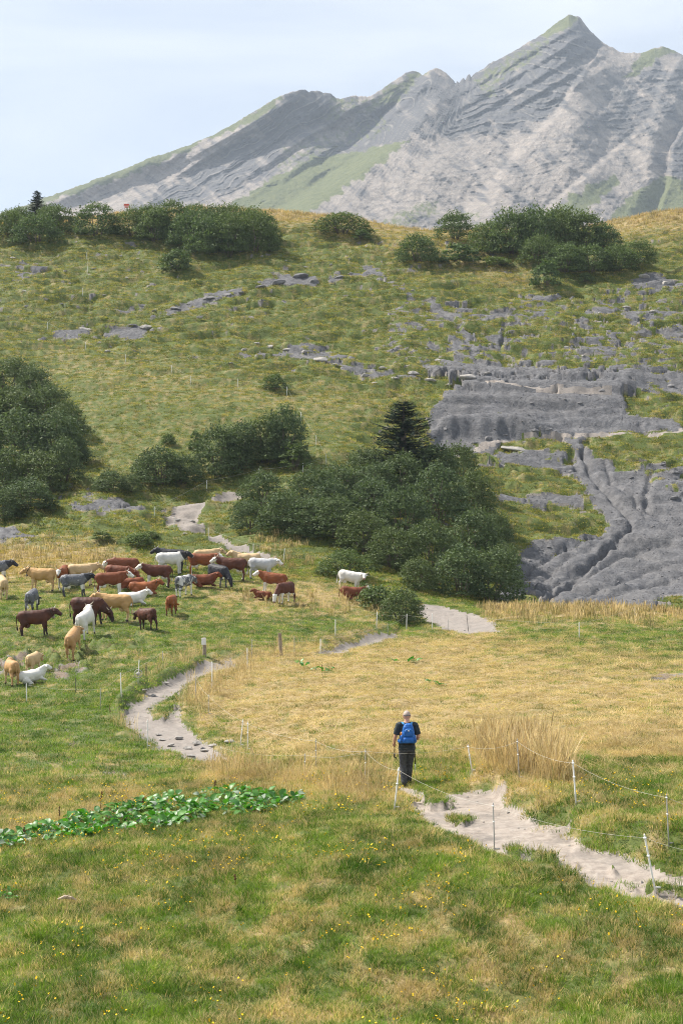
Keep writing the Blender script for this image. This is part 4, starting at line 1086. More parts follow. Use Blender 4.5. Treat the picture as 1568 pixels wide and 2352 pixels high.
# ------------------------------------------------------------------ bodies: lofts fused into one skin
def ering(c, ax, ry, rz, n=14, up=(0, 0, 1)):
    """ellipse of half-axes ry (side) and rz (up) around c, facing ax"""
    ax = Vector(ax).normalized(); up = Vector(up)
    z = (up - ax * up.dot(ax)).normalized(); y = z.cross(ax)
    return [Vector(c) + y * ry * math.cos(2 * math.pi * k / n) + z * rz * math.sin(2 * math.pi * k / n) for k in range(n)]
def limb(m, pts, radii, n=12, up=None):
    """tapered limb; radii are numbers or (side, up) pairs"""
    pts = [Vector(p) for p in pts]; rr = []
    for i, p in enumerate(pts):
        d = pts[min(i + 1, len(pts) - 1)] - pts[max(i - 1, 0)]
        r = radii[i]; r = r if hasattr(r, '__len__') else (r, r)
        u = up or ((1, 0, 0.01) if abs(d.normalized().z) > 0.75 else (0, 0, 1))
        rr.append(ering(p, d, r[0], r[1], n, u))
    m.rings(rr)
def fuse(mb, name, voxel, smooth=3, dec=None):
    me = mb.mesh('tmp'); o = bpy.data.objects.new('tmp', me); COL.objects.link(o)
    q = o.modifiers.new('r', 'REMESH'); q.mode = 'VOXEL'; q.voxel_size = voxel; q.use_smooth_shade = True
    q = o.modifiers.new('s', 'SMOOTH'); q.factor = 0.5; q.iterations = smooth
    if dec: q = o.modifiers.new('d', 'DECIMATE'); q.ratio = dec
    dg = bpy.context.evaluated_depsgraph_get()
    out = bpy.data.meshes.new_from_object(o.evaluated_get(dg)); out.name = name
    bpy.data.objects.remove(o); bpy.data.meshes.remove(me)
    for p in out.polygons: p.use_smooth = True
    return out

def cow_mesh(poll, muz, lying=False, step=0.0, neckr=1.0, calf=False):
    m = MB(); dz = -0.56 if lying else 0.0
    fat = 1.0
    prof_ = [(-0.90, 1.09, .10, .13), (-0.86, 1.09, .19, .24), (-0.76, 1.08, .255, .295), (-0.60, 1.07, .285, .32), (-0.35, 1.03, .31, .355), (-0.05, 1.00, .335, .385), (0.25, 1.00, .315, .385), (0.47, 1.02, .27, .365), (0.63, 1.05, .205, .30), (0.73, 1.07, .14, .21), (0.77, 1.07, .06, .10)]
    if lying: prof_ = [(x, z + dz + (0.02 if x < 0.3 else 0), ry * (1.18 if abs(x) < .7 else 1.05), rz * 0.97) for x, z, ry, rz in prof_]
    m.rings([ering((x, 0, z), (1, 0, 0), ry, rz, 18) for x, z, ry, rz in prof_])
    poll, muz = Vector(poll), Vector(muz)
    nb_ = Vector((0.50, 0, 1.08 + dz)); mid = nb_.lerp(poll, 0.55) + Vector((0.02, 0, -0.03))
    limb(m, [nb_, nb_.lerp(mid, 0.5) + Vector((0, 0, -0.02)), mid, poll + (muz - poll) * 0.10], [(.21, .36), (.19, .32), (.155, .25), (.12, .17)], 14)
    hd = (muz - poll)
    limb(m, [poll - hd * 0.10, poll + hd * 0.06, poll + hd * 0.28, poll + hd * 0.55, poll + hd * 0.82, poll + hd * 0.97, poll + hd * 1.04], [(.07, .07), (.12, .145), (.135, .17), (.105, .135), (.09, .105), (.095, .095), (.06, .06)], 12, (0, 0, 1) if abs(hd.normalized().z) < 0.8 else (1, 0, 0))
    side = Vector((0, 0, 1)).cross(hd).normalized()
    for s in (-1, 1):                                      # ears
        e0 = poll + side * s * 0.09 + hd * 0.05
        limb(m, [e0, e0 + side * s * 0.10 + Vector((0, 0, -0.01)), e0 + side * s * 0.21 + Vector((0, 0, -0.05))], [(.035, .035), (.05, .065), (.02, .02)], 8)
    if not lying:
        for s in (-1, 1):
            st = step * s
            limb(m, [(.46, .15 * s, 1.0), (.47 + .3 * st, .17 * s, .70), (.50 + .7 * st, .17 * s, .40), (.49 + .9 * st, .17 * s, .13), (.505 + st, .17 * s, .07), (.52 + st, .17 * s, -0.05)], [(.12, .21), (.09, .13), (.062, .072), (.048, .052), (.06, .065), (.065, .075)], 10)
            st = -step * s
            limb(m, [(-.60, .15 * s, 1.05), (-.58 + .2 * st, .18 * s, .80), (-.66 + .5 * st, .185 * s, .60), (-.76 + .7 * st, .18 * s, .47), (-.73 + .9 * st, .18 * s, .14), (-.72 + st, .18 * s, .07), (-.70 + st, .18 * s, -0.05)], [(.13, .25), (.135, .225), (.09, .125), (.060, .075), (.048, .053), (.06, .065), (.065, .075)], 10)
        if not calf: m.ball((-.42, 0, .58), (.17, .13, .13))
    else:
        for s in (-1, 1):
            limb(m, [(.45, .2 * s, .30), (.66, .26 * s, .14), (.82, .22 * s, .07), (.62, .20 * s, .045)], [.13, .085, .06, .05], 10)
            limb(m, [(-.55, .22 * s, .38), (-.40, .36 * s, .22), (-.20, .40 * s, .10), (-.42, .42 * s, .055), (-.10, .44 * s, .045)], [.24, .18, .10, .07, .05], 10)
    tz = dz
    if lying: limb(m, [(-.86, 0, 1.24 + tz), (-.97, .03, 1.08 + tz), (-1.0, .10, .25), (-.95, .22, .05)], [.04, .032, .028, .035], 8)
    else: limb(m, [(-.84, 0, 1.27), (-.95, 0, 1.16), (-.985, 0, .90), (-.97, 0, .60), (-.965, 0, .52), (-.955, 0, .36)], [.045, .036, .030, .028, .048, .03], 8)
    me = fuse(m, 'cow_body', 0.030, 2)
    co = np.empty(len(me.vertices) * 3, np.float32); me.vertices.foreach_get('co', co); co = co.reshape(-1, 3); nn = np.empty(len(me.vertices) * 3, np.float32); me.vertices.foreach_get('normal', nn); nn = nn.reshape(-1, 3)
    co = co + nn * (0.022 * fbm(co[:, 0] / .34 + co[:, 1], co[:, 2] / .30 - co[:, 1] * .7, 2, 77))[:, None]; me.vertices.foreach_set('co', co.astype(np.float32).ravel()); me.update()
    co = np.empty(len(me.vertices) * 3, np.float32); me.vertices.foreach_get('co', co); co = co.reshape(-1, 3)
    a, b = np.array(poll), np.array(poll + hd * 1.04)
    t_ = np.clip(((co - a) @ (b - a)) / ((b - a) @ (b - a)), -.2, 1); dd = np.linalg.norm(co - a - t_[:, None] * (b - a), axis=1)
    na, nbv = np.array(nb_ + Vector((.1, 0, 0))), a
    tn = np.clip(((co - na) @ (nbv - na)) / ((nbv - na) @ (nbv - na)), 0, 1); dn = np.linalg.norm(co - na - tn[:, None] * (nbv - na), axis=1)
    head = sstep(.20, .15, dd) * sstep(-.12, .05, t_)
    attr(me, 'face', head); attr(me, 'muzzle', sstep(.80, .90, t_) * sstep(.2, .14, dd))
    sid = np.array(side); ev = np.maximum.reduce([sstep(.040, .022, np.linalg.norm(co - (a + np.array(hd) * .33 + sid * s * .105 + np.array([0, 0, .03])), axis=1)) for s in (-1, 1)])
    attr(me, 'eye', ev)
    attr(me, 'neck', np.maximum(head, sstep(.10, .45, tn) * sstep(.40, .30, dn)))
    z = co[:, 2]
    if lying: bel = sstep(.22, .05, z); leg = sstep(.16, .05, z) * 0.5
    else: bel = sstep(.72, .60, z + .06 * np.sin(co[:, 0] * 9)) * sstep(.75, .6, np.abs(co[:, 0] - 0.0)) ; leg = sstep(.46, .34, z)
    attr(me, 'belly', bel); attr(me, 'leg', leg); attr(me, 'hoof', 0 * z if lying else sstep(.07, .05, z)); attr(me, 'switch', sstep(-.90, -.93, co[:, 0]) * sstep(.62, .5, z))
    return me, poll, hd, side
STANDP = (1.02, 0, 1.33); STANDM = (1.40, 0, 1.02)
COWS = {'stand': cow_mesh(STANDP, STANDM, step=0.05), 'turn': cow_mesh((0.96, -0.16, 1.33), (1.10, -0.54, 1.05), step=0.07),
        'back': cow_mesh((0.95, 0.16, 1.33), (1.06, 0.53, 1.05), step=-0.06), 'graze': cow_mesh((1.10, 0.0, 0.66), (1.28, 0.02, 0.15), step=0.10),
        'half': cow_mesh((1.10, -0.05, 1.10), (1.38, -0.08, 0.72), step=-0.08), 'lie': cow_mesh((0.94, 0, 0.90), (1.30, -0.04, 0.62), True), 'lieturn': cow_mesh((0.96, -.18, 0.95), (1.02, -.52, 0.70), True)}
def horn_mesh():
    m = MB()
    m.tube([(0, 0, 0), (0.02, 0.09, 0.03), (0.06, 0.16, 0.09), (0.08, 0.18, 0.17)], [0.028, 0.024, 0.016, 0.004], 8)
    return m.mesh('horn')
HORN = horn_mesh()
M_HORN = plain('horn', (0.55, 0.48, 0.38), 0.5, 0.2, 20); HORN.materials.append(M_HORN)
M_STRAP = plain('leather_strap', (0.05, 0.035, 0.025), 0.6, 0.2, 20)
M_BELL = plain('bell_metal', (0.22, 0.19, 0.15), 0.45, 0.2, 20, 0.5, 0.7)
def coat(name, base, dark=None, face=None, belly=None, leg=None, spots=None, amount=0.5, neckc=None, sscale=2.2):
    t = NT('coat_' + name); pz = t.pos(obj_space=True)
    n1, n2 = t.noise(1.6, 3, 0.5, pz), t.noise(30, 4, 0.6, pz)
    c = t.mix(t.ramp(n1, [(0.35, 0.0), (0.65, 1.0)]), base, dark or tuple(x * 0.72 for x in base))
    c = t.mix(t.math('MULTIPLY', n2, 0.25), c, tuple(x * 0.6 for x in base))
    if spots:
        c = t.mix(t.ramp(t.noise(sscale, 4, 0.6, pz, 0.6), [(1 - amount - 0.03, 0.0), (1 - amount + 0.03, 1.0)]), c, spots)
    for nm, cc in (('neck', neckc), ('belly', belly), ('leg', leg), ('switch', belly or leg), ('face', face)):
        if cc: c = t.mix(t.ramp(t.math('ADD', t.attr(nm).outputs['Fac'], t.math('MULTIPLY', t.math('SUBTRACT', t.noise(7, 3, 0.5, pz), 0.5), 0.5)), [(0.4, 0.0), (0.6, 1.0)]), c, cc)
    c = t.mix(t.attr('muzzle').outputs['Fac'], c, (0.30, 0.20, 0.17) if face or sum(base) > 0.9 else (0.06, 0.045, 0.04))
    c = t.mix(t.attr('eye').outputs['Fac'], c, (0.01, 0.01, 0.01)); c = t.mix(t.attr('hoof').outputs['Fac'], c, (0.05, 0.045, 0.04))
    t.color(c); t.b.inputs['Roughness'].default_value = 0.62; t.bump(n2, 0.25, 0.01)
    return t.m
WH = (0.70, 0.68, 0.62)
COAT = {
 'red': coat('red', (0.185, 0.055, 0.022), None, WH, None, None), 'redw': coat('red_white', (0.205, 0.060, 0.022), None, WH, WH, None),
 'redp': coat('red_plain', (0.20, 0.058, 0.022), (0.10, 0.03, 0.015)), 'orange': coat('orange_red', (0.30, 0.095, 0.028), (0.20, 0.06, 0.02), None, None, (0.16, 0.055, 0.025)), 'orangew': coat('orange_white_face', (0.27, 0.085, 0.028), (0.17, 0.05, 0.02), WH, WH),
 'brown': coat('dark_brown', (0.105, 0.036, 0.020), (0.05, 0.02, 0.014), None, None, (0.03, 0.018, 0.015), neckc=(0.06, 0.024, 0.016)), 'brownw': coat('brown_white_face', (0.12, 0.040, 0.022), (0.07, 0.026, 0.016), WH, WH, None),
 'tan': coat('tan', (0.50, 0.31, 0.13), (0.42, 0.25, 0.10), None, (0.58, 0.42, 0.24), (0.50, 0.34, 0.18)), 'cream': coat('cream', (0.58, 0.42, 0.24), (0.50, 0.35, 0.18), None, (0.62, 0.50, 0.34), None), 'orangetan': coat('ginger', (0.46, 0.28, 0.125), (0.40, 0.23, 0.10), None, (0.55, 0.38, 0.22), None),
 'grey': coat('blue_grey', (0.16, 0.165, 0.18), (0.075, 0.08, 0.095), None, WH, (0.05, 0.05, 0.06), (0.32, 0.32, 0.33), 0.40, (0.035, 0.037, 0.045), 5.0), 'greyw': coat('grey_white', (0.13, 0.135, 0.15), (0.06, 0.06, 0.07), None, WH, WH, (0.55, 0.54, 0.52), 0.46, None, 2.6),
 'black': coat('black_grey', (0.035, 0.037, 0.045), (0.02, 0.02, 0.025), None, (0.14, 0.14, 0.15), None), 'white': coat('white', (0.72, 0.70, 0.65), (0.62, 0.60, 0.56)), 'whiteb': coat('white_black_neck', (0.70, 0.69, 0.66), None, None, None, None, (0.10, 0.10, 0.11), 0.30, (0.03, 0.03, 0.035), 6.5), 'whiteg': coat('pale_grey', (0.55, 0.55, 0.54), (0.40, 0.41, 0.43), WH, None, None),
}
def cow(c, r, head, pose, ct, label, size=1.0, horns=True, bell=False, dmin=62):
    p = at(c, r, dmin)
    root = empty('calf' if size < 0.86 else 'cow', (p.x, p.y, 0), R(head)); root.scale = (size,) * 3
    q = Vector((math.cos(R(head)), math.sin(R(head)), 0)); zf, zb = ground(p.x + .5 * q.x, p.y + .5 * q.y), ground(p.x - .6 * q.x, p.y - .6 * q.y)
    root.location.z = (zf + zb) / 2 + 0.06
    root.rotation_mode = 'XYZ'
    root.rotation_euler = (Matrix.Rotation(R(head), 3, 'Z') @ Matrix.Rotation(-math.atan2((zf - zb), 1.1 * size), 3, 'Y')).to_euler()
    me, poll, hd, side = COWS[pose]
    o = bpy.data.objects.new('body', me)
    if len(me.materials) == 0: me.materials.append(COAT[ct])
    link(o, root); o.material_slots[0].link = 'OBJECT'; o.material_slots[0].material = COAT[ct]
    if horns:
        for s in (-1, 1):
            h = bpy.data.objects.new('horn', HORN); link(h, root)
            h.location = poll + side * s * 0.075 + Vector((0, 0, 0.07)) - hd * 0.02
            h.rotation_euler = (0, 0, math.atan2(side.y * 1, side.x * 1) - math.pi / 2 + (0 if s > 0 else math.pi))
    if bell:
        m = MB(); n0 = Vector((0.62, 0, 1.10 - (0.56 if 'lie' in pose else 0))).lerp(poll, 0.62); ax = poll - Vector((0.5, 0, 1.08))
        ring = ering(n0, ax, .155, .225, 20); m.tube(ring + [ring[0]], 0.022, 6, cap=False)
        st_ = m.build('strap', M_STRAP, root)
        lo = min(ring, key=lambda v: v.z); m = MB()
        m.rings([[Vector((lo.x + rr * math.cos(k * .785), lo.y + rr * .8 * math.sin(k * .785), lo.z + zz)) for k in range(8)] for zz, rr in ((0.0, .03), (-.05, .06), (-.13, .085), (-.17, .075))])
        m.build('bell', M_BELL, st_)
    tag(root, label, 'calf' if size < 0.86 else 'cow', 'cattle grazing on the pasture')
CL = [
 (-8, 1338, 5, 'stand', 'grey', 'dark grey horned cow half out of view beside the cream cow', 1.0, True, False),
 (6, 1373, 110, 'half', 'cream', 'cream cow standing below the dark grey horned cow', .92, False, False),
 (96, 1357, 172, 'stand', 'tan', 'tan cow standing side-on apart from the others, with a bell', 1.0, True, True),
 (146, 1350, 265, 'stand', 'orangew', 'white-faced red cow looking out from behind the blue-grey cow', .95, True, False),
 (190, 1347, 8, 'stand', 'cream', 'pale tan cow standing between the white-faced cow and the red cows', 1.0, True, False),
 (174, 1370, 4, 'stand', 'grey', 'blue-grey cow with black head standing in front of the pale tan cow', .97, True, False),
 (256, 1369, 6, 'stand', 'redw', 'large red cow with a white head and hanging tail', 1.03, True, False),
 (272, 1351, 350, 'half', 'redp', 'plain red cow standing behind the large red cow', 1.0, True, False),
 (284, 1334, 186, 'half', 'red', 'red cow with white blaze at the back of the herd, tail swung out', 1.04, True, False),
 (360, 1350, 184, 'stand', 'brownw', 'brown cow with white face and white belly beside the lying orange cow', 1.0, True, False),
 (330, 1367, 8, 'lie', 'orange', 'orange-red horned cow lying in front of the brown cow', .98, True, True),
 (302, 1357, 195, 'lie', 'redw', 'red and white cow lying behind the orange lying cow', .92, False, False),
 (304, 1392, 20, 'lie', 'white', 'white speckled cow lying behind the cream standing cow', .95, True, False),
 (262, 1426, 176, 'stand', 'tan', 'sandy cow standing with raised head behind the grazing dark cow', 1.05, True, False),
 (204, 1434, 352, 'graze', 'brown', 'dark brown cow grazing with head down behind the white cow', 1.08, True, False),
 (201, 1462, 76, 'back', 'white', 'white cow seen from behind next to the grazing dark cow', 1.02, True, False),
 (338, 1446, 135, 'half', 'brown', 'chestnut calf with black head walking towards the sandy cow', .84, True, False),
 (395, 1413, 82, 'graze', 'orange', 'chestnut calf seen from behind, alone on the green slope', .80, False, False),
 (76, 1405, 84, 'graze', 'grey', 'small blue-grey cow seen from behind, uphill of the dark brown cow', .90, False, False),
 (84, 1462, 6, 'stand', 'brown', 'dark brown horned cow with a bell standing on the trodden ground', 1.0, True, True),
 (171, 1509, 84, 'half', 'orangetan', 'ginger cow seen from behind on the hummocky bank', .94, True, False),
 (27, 1577, 118, 'turn', 'orangetan', 'ginger calf walking away beside the lying white calf', .80, False, False),
 (78, 1546, 80, 'half', 'cream', 'cream calf seen from behind above the lying white calf', .74, True, False),
 (76, 1568, 30, 'lie', 'white', 'white calf lying by the fence below the cream calf', .74, False, False),
 (392, 1312, 174, 'stand', 'black', 'black-headed dark grey cow at the back, behind the white cow', 1.05, True, False),
 (394, 1321, 4, 'stand', 'whiteb', 'white cow with black neck and pale face wearing a bell', 1.08, True, True),
 (476, 1309, 8, 'stand', 'cream', 'cream cow hidden behind the bright red cow', .98, True, False),
 (465, 1323, 358, 'stand', 'orangew', 'bright red cow with a white-marked head at the top of the herd', 1.06, True, False),
 (532, 1334, 176, 'stand', 'brownw', 'brown cow with white head standing before the pale grey cow', 1.06, True, False),
 (600, 1332, 352, 'stand', 'whiteg', 'pale grey cow standing at the edge of the herd', 1.0, False, False),
 (566, 1302, 184, 'lie', 'cream', 'cream cow resting above the brown and pale grey cows', 1.08, False, False),
 (500, 1348, 318, 'graze', 'black', 'black-grey cow grazing with its head in the straw grass', 1.0, False, False),
 (467, 1348, 12, 'lie', 'redp', 'roan red cow lying between the grey calf and the black cow', .95, False, False),
 (424, 1369, 62, 'half', 'greyw', 'grey and white mottled calf turned away beside the lying roan cow', .93, True, False),
 (624, 1366, 174, 'stand', 'orangew', 'red cow with clean white face at the end of the straw patch', .96, False, False),
 (655, 1388, 236, 'graze', 'brownw', 'dark red cow with white face grazing in front of the white-faced red cow', .94, False, False),
 (602, 1377, 178, 'lie', 'redp', 'small red calf lying at the feet of the white-faced red cow', .62, False, False),
 (801, 1360, 344, 'turn', 'white', 'white cow standing alone in front of the bright green bush', .95, True, False),
 (810, 1378, 10, 'lie', 'red', 'red cow with white face lying beside the lone white cow', .92, True, False),
]
for a in CL: cow(*a)
# ------------------------------------------------------------------ the hiker
hp = at(934, 1803, 30)
hk = empty('person', (hp.x, hp.y, hp.z), R(3))
M_SKIN = plain('skin', (0.56, 0.31, 0.23), 0.55, 0.10, 12)
M_SHIRT = plain('dark_shirt', (0.030, 0.040, 0.048), 0.85, 0.25, 14)
M_TROU = plain('grey_trousers', (0.060, 0.062, 0.068), 0.85, 0.25, 10)
M_CAP = plain('faded_cap', (0.42, 0.34, 0.30), 0.85, 0.25, 40)
M_SHOE = plain('hiking_shoes', (0.055, 0.05, 0.045), 0.7, 0.3, 20)
M_BLUE = plain('blue_nylon', (0.012, 0.115, 0.42), 0.55, 0.22, 16, 0.35)
M_BLUE2 = plain('light_blue_strap', (0.07, 0.26, 0.50), 0.6, 0.2, 20)
M_BLK = plain('black_plastic', (0.014, 0.014, 0.016), 0.5, 0.2, 20)
M_ALU = plain('aluminium_tube', (0.45, 0.45, 0.46), 0.35, 0.1, 20, 0.5, 0.8)
LEGS = {-1: [(-.095, 0, .93), (-.095, .015, .72), (-.088, .035, .50), (-.082, -.01, .28), (-.072, -.06, .09)], 1: [(.095, 0, .93), (.092, .06, .72), (.075, .13, .51), (.055, .13, .29), (.045, .13, .11)]}
ARMS = {-1: [(-.185, 0, 1.435), (-.235, -.015, 1.31), (-.272, -.01, 1.17), (-.287, .045, 1.07), (-.292, .10, .985)], 1: [(.185, 0, 1.435), (.238, -.02, 1.31), (.272, -.02, 1.17), (.268, .08, 1.10), (.238, .17, 1.055)]}
TOR = [(.86, .165, .115, 0), (.95, .178, .125, 0), (1.06, .170, .125, .01), (1.18, .168, .125, .01), (1.30, .180, .125, .01), (1.40, .185, .115, .01), (1.455, .150, .095, .01), (1.50, .085, .075, .015)]
HANDS = {}
def body_shape(m, g=0.0, parts='all'):
    m.rings([[Vector((rx * math.cos(k * math.pi / 9) + g * math.cos(k * math.pi / 9), cy + (ry + g) * math.sin(k * math.pi / 9), z)) for k in range(18)] for z, rx, ry, cy in TOR])
m = MB(); body_shape(m)
limb(m, [(0, .015, 1.45), (0, .022, 1.51), (0, .04, 1.57)], [.070, .064, .062], 12, (0, 1, 0))
m.ball((0, .060, 1.642), (.080, .102, .114), 16, 12)
m.ball((0, .11, 1.59), (.055, .055, .065), 12, 8)                                   # jaw
m.ball((0, .168, 1.622), (.016, .022, .026), 8, 6)                                   # nose
m.ball((0, .153, 1.582), (.026, .014, .010), 8, 6)                                   # mouth
for s in (-1, 1):
    m.ball((.083 * s, .05, 1.632), (.014, .024, .034), 8, 6)                        # ears
    limb(m, LEGS[s], [.098, .085, .062, .055, .042], 12, (0, 1, 0))
    limb(m, ARMS[s], [.062, .052, .043, .040, .030], 12, (0, 1, 0))
    a4, a3 = Vector(ARMS[s][4]), Vector(ARMS[s][3]); fd = (a4 - a3).normalized()
    pc = a4 + fd * .045; HANDS[s] = pc + fd * .012 + Vector((-s * .012, .006, 0))
    limb(m, [a4 - fd * .01, a4 + fd * .03, a4 + fd * .085], [(.026, .022), (.040, .020), (.038, .016)], 10, (0, 1, 0))
    # five fingers closing round the pole
    ax = Vector((1, 0, 0)) * -s; fw = Vector((0, 1, 0))
    for k, (off, ln) in enumerate(((-.028, .62), (-.010, .75), (.009, .80), (.027, .70))):
        b_ = pc + fd * .035 + Vector((0, 0, off)) + fw * .012
        limb(m, [b_ - fd * .01, b_ + (fw * .030 + fd * .012) * ln, b_ + (fw * .030 + ax * .030) * ln, b_ + (ax * .045 + fw * .004) * ln], [.0095, .0095, .0085, .0075], 8)
    b_ = pc + Vector((0, 0, .026)) - fd * .012
    limb(m, [b_, b_ + ax * .022 + fw * .012 + Vector((0, 0, .012)), b_ + ax * .040 + fw * .026 + Vector((0, 0, .004))], [.012, .0105, .0085], 8)
me = fuse(m, 'person_body', 0.0085, 1); me.materials.append(M_SKIN); obj('body', me, None, hk)
# shirt with short sleeves
m = MB(); body_shape(m, 0.016)
m.rings([[Vector((rx * math.cos(k * math.pi / 9), cy + ry * math.sin(k * math.pi / 9), z)) for k in range(18)] for z, rx, ry, cy in ((.84, .200, .140, 0), (.92, .205, .148, 0), (1.02, .192, .142, .005), (1.15, .186, .140, .01))])
for s in (-1, 1):
    A = [Vector(p) for p in ARMS[s]]
    limb(m, [A[0] - Vector((.05 * s, 0, -.01)), A[0] + Vector((.01 * s, 0, 0)), A[1], A[1].lerp(A[2], .72)], [(.075, .085), (.078, .085), (.072, .075), (.073, .07)], 12, (0, 1, 0))
me = fuse(m, 'shirt', 0.011, 2); me.materials.append(M_SHIRT); obj('shirt', me, None, hk)
# trousers with creases
m = MB()
m.rings([[Vector((rx * math.cos(k * math.pi / 9), ry * math.sin(k * math.pi / 9), z)) for k in range(18)] for z, rx, ry in ((.80, .185, .135), (.86, .198, .142), (.93, .196, .138), (1.0, .180, .130))])
for s in (-1, 1):
    Lg = [Vector(p) for p in LEGS[s]]
    pts = [Lg[0] + Vector((0, 0, -.02)), Lg[0].lerp(Lg[1], .5), Lg[1], Lg[1].lerp(Lg[2], .5), Lg[2], Lg[2].lerp(Lg[3], .4), Lg[3], Lg[3].lerp(Lg[4], .5), Lg[4] + Vector((0, 0, .02)), Lg[4] + Vector((0, .005, -.03))]
    limb(m, pts, [.112, .108, .100, .092, .089, .084, .087, .080, .080, .078], 14, (0, 1, 0))
me = fuse(m, 'trousers', 0.011, 2)
co = np.empty(len(me.vertices) * 3, np.float32); me.vertices.foreach_get('co', co); co = co.reshape(-1, 3)
nn = np.empty(len(me.vertices) * 3, np.float32); me.vertices.foreach_get('normal', nn); nn = nn.reshape(-1, 3)
co += nn * (0.010 * fbm(co[:, 0] / .09 + co[:, 2] / .05, co[:, 2] / .06 + co[:, 1] / .1, 3, 5))[:, None]
me.vertices.foreach_set('co', co.ravel()); me.materials.append(M_TROU); me.update(); obj('trousers', me, None, hk)
for s in (-1, 1):
    m = MB(); a = Vector(LEGS[s][4]); hz = a.z - .055
    limb(m, [(a.x, a.y - .075, hz), (a.x, a.y - .04, hz + .005), (a.x, a.y + .04, hz), (a.x, a.y + .13, hz - .015), (a.x, a.y + .185, hz - .022)], [(.030, .034), (.042, .05), (.046, .05), (.046, .034), (.024, .018)], 12)
    limb(m, [(a.x, a.y - .02, hz), (a.x, a.y - .015, a.z + .035)], [.045, .048], 12, (0, 1, 0))
    me = fuse(m, 'shoe', 0.010, 1); me.materials.append(M_SHOE); obj('shoe', me, None, hk)
# cap, worn with the strap gap at the back
m = MB(); rr = []
for j in range(8):
    ph = math.pi / 2 * j / 7
    rr.append([Vector((.088 * math.cos(ph) * math.cos(k * math.pi / 10) , .052 + .110 * math.cos(ph) * math.sin(k * math.pi / 10), 1.665 + .103 * math.sin(ph))) for k in range(20)])
rr[-1] = [Vector((.004 * math.cos(k * math.pi / 10), .052 + .004 * math.sin(k * math.pi / 10), 1.769)) for k in range(20)]
m.rings([[v + Vector((0, 0, -.012)) for v in rr[0]]] + rr)
cp = m.build('cap', M_CAP, hk)
m = MB(); m.rings([[Vector((x, .13 + .02 * q - .5 * x * x * q, 1.67 - .014 * q + w_)) for x, w_ in [(-.07, 0), (-.035, .004), (0, .006), (.035, .004), (.07, 0), (.07, -.004), (.035, 0), (0, .002), (-.035, 0), (-.07, -.004)]] for q in (0, 2, 4)]); m.build('peak', M_CAP, cp)
m = MB(); m.tube([(.091 * math.cos(a), .052 + .113 * math.sin(a), 1.660) for a in [R(q) for q in range(200, 345, 12)]], .007, 6); m.build('strap', M_SHIRT, cp)

# backpack: worn by the hiker, a thing of its own
bp = empty('backpack', (hp.x, hp.y, hp.z), R(3))
def sq_ring(cx_, cy_, z, rx, ry, e=3.0, n=24):
    o = []
    for k in range(n):
        t = 2 * math.pi * k / n; c_, s_ = math.cos(t), math.sin(t)
        q = (abs(c_) ** e + abs(s_) ** e) ** (-1 / e); o.append(Vector((cx_ + rx * c_ * q, cy_ + ry * s_ * q, z)))
    return o
m = MB(); m.rings([sq_ring(.01, -.205, z, rx, ry) for z, rx, ry in ((1.035, .10, .05), (1.05, .150, .085), (1.12, .158, .10), (1.22, .156, .105), (1.32, .142, .098), (1.41, .120, .082), (1.47, .09, .06), (1.50, .05, .03))])
me = fuse(m, 'pack_bag', .011, 2)
co = np.empty(len(me.vertices) * 3, np.float32); me.vertices.foreach_get('co', co); co = co.reshape(-1, 3); nn = np.empty(len(me.vertices) * 3, np.float32); me.vertices.foreach_get('normal', nn); nn = nn.reshape(-1, 3)
co += nn * (0.007 * fbm(co[:, 0] / .07, co[:, 2] / .06, 3, 9))[:, None]; me.vertices.foreach_set('co', co.ravel()); me.update()
me.materials.append(M_BLUE); bag = obj('main_bag', me, None, bp)
m = MB(); m.rings([sq_ring(.01, -.300, z, rx, ry) for z, rx, ry in ((1.20, .10, .02), (1.23, .112, .034), (1.30, .105, .038), (1.36, .085, .03), (1.39, .05, .015))]); m.build('upper_pocket', M_BLUE, bag)
m = MB(); m.rings([sq_ring(.01, -.312, z, rx, ry) for z, rx, ry in ((1.05, .11, .02), (1.07, .128, .034), (1.14, .120, .036), (1.18, .10, .022))]); m.build('lower_pocket', M_BLUE, bag)
m = MB(); m.tube([(.01 + .105 * math.cos(R(a)), -.325 - .012 * math.sin(R(a)), 1.29 + .085 * math.sin(R(a))) for a in range(0, 181, 15)], .0045, 6); m.build('zip', M_BLUE2, bag)
m = MB(); m.box((.01, -.345, 1.345), (.018, .004, .013)); m.build('badge', plain('badge', (.55, .60, .66), .5), bag)
for s in (-1, 1):
    m = MB()
    m.rings([[Vector((x * 1.0, y, z)) + Vector(w_) for w_ in ((-.024, 0, -.005), (.024, 0, -.005), (.024, 0, .007), (-.024, 0, .007))] for x, y, z in ((.075 * s + .01, -.12, 1.45), (.095 * s, -.115, 1.475), (.112 * s, -.06, 1.498), (.118 * s, .0, 1.500), (.120 * s, .09, 1.455), (.125 * s, .138, 1.38), (.135 * s, .140, 1.25))])
    m.build('shoulder_strap', M_BLUE2, bp, False)
    m = MB(); m.rings([ering((x, y, 1.065), (s, dy, 0), .018, hh, 12) for x, y, hh, dy in ((.10 * s, -.19, .045, 0), (.16 * s, -.165, .048, .4), (.205 * s, -.11, .042, 1), (.218 * s, -.03, .034, 3), (.205 * s, .06, .022, 3), (.150 * s, .135, .018, .8))]); m.build('hip_belt_wing', M_BLUE, bp)
    m = MB(); m.rings([ering((.152 * s + .01, -.215, z), (0, 0, 1), r_, r_ * 1.3, 12, (0, 1, 0)) for z, r_ in ((1.07, .03), (1.10, .042), (1.20, .038), (1.225, .03))]); sp = m.build('side_pocket', M_BLUE, bp)
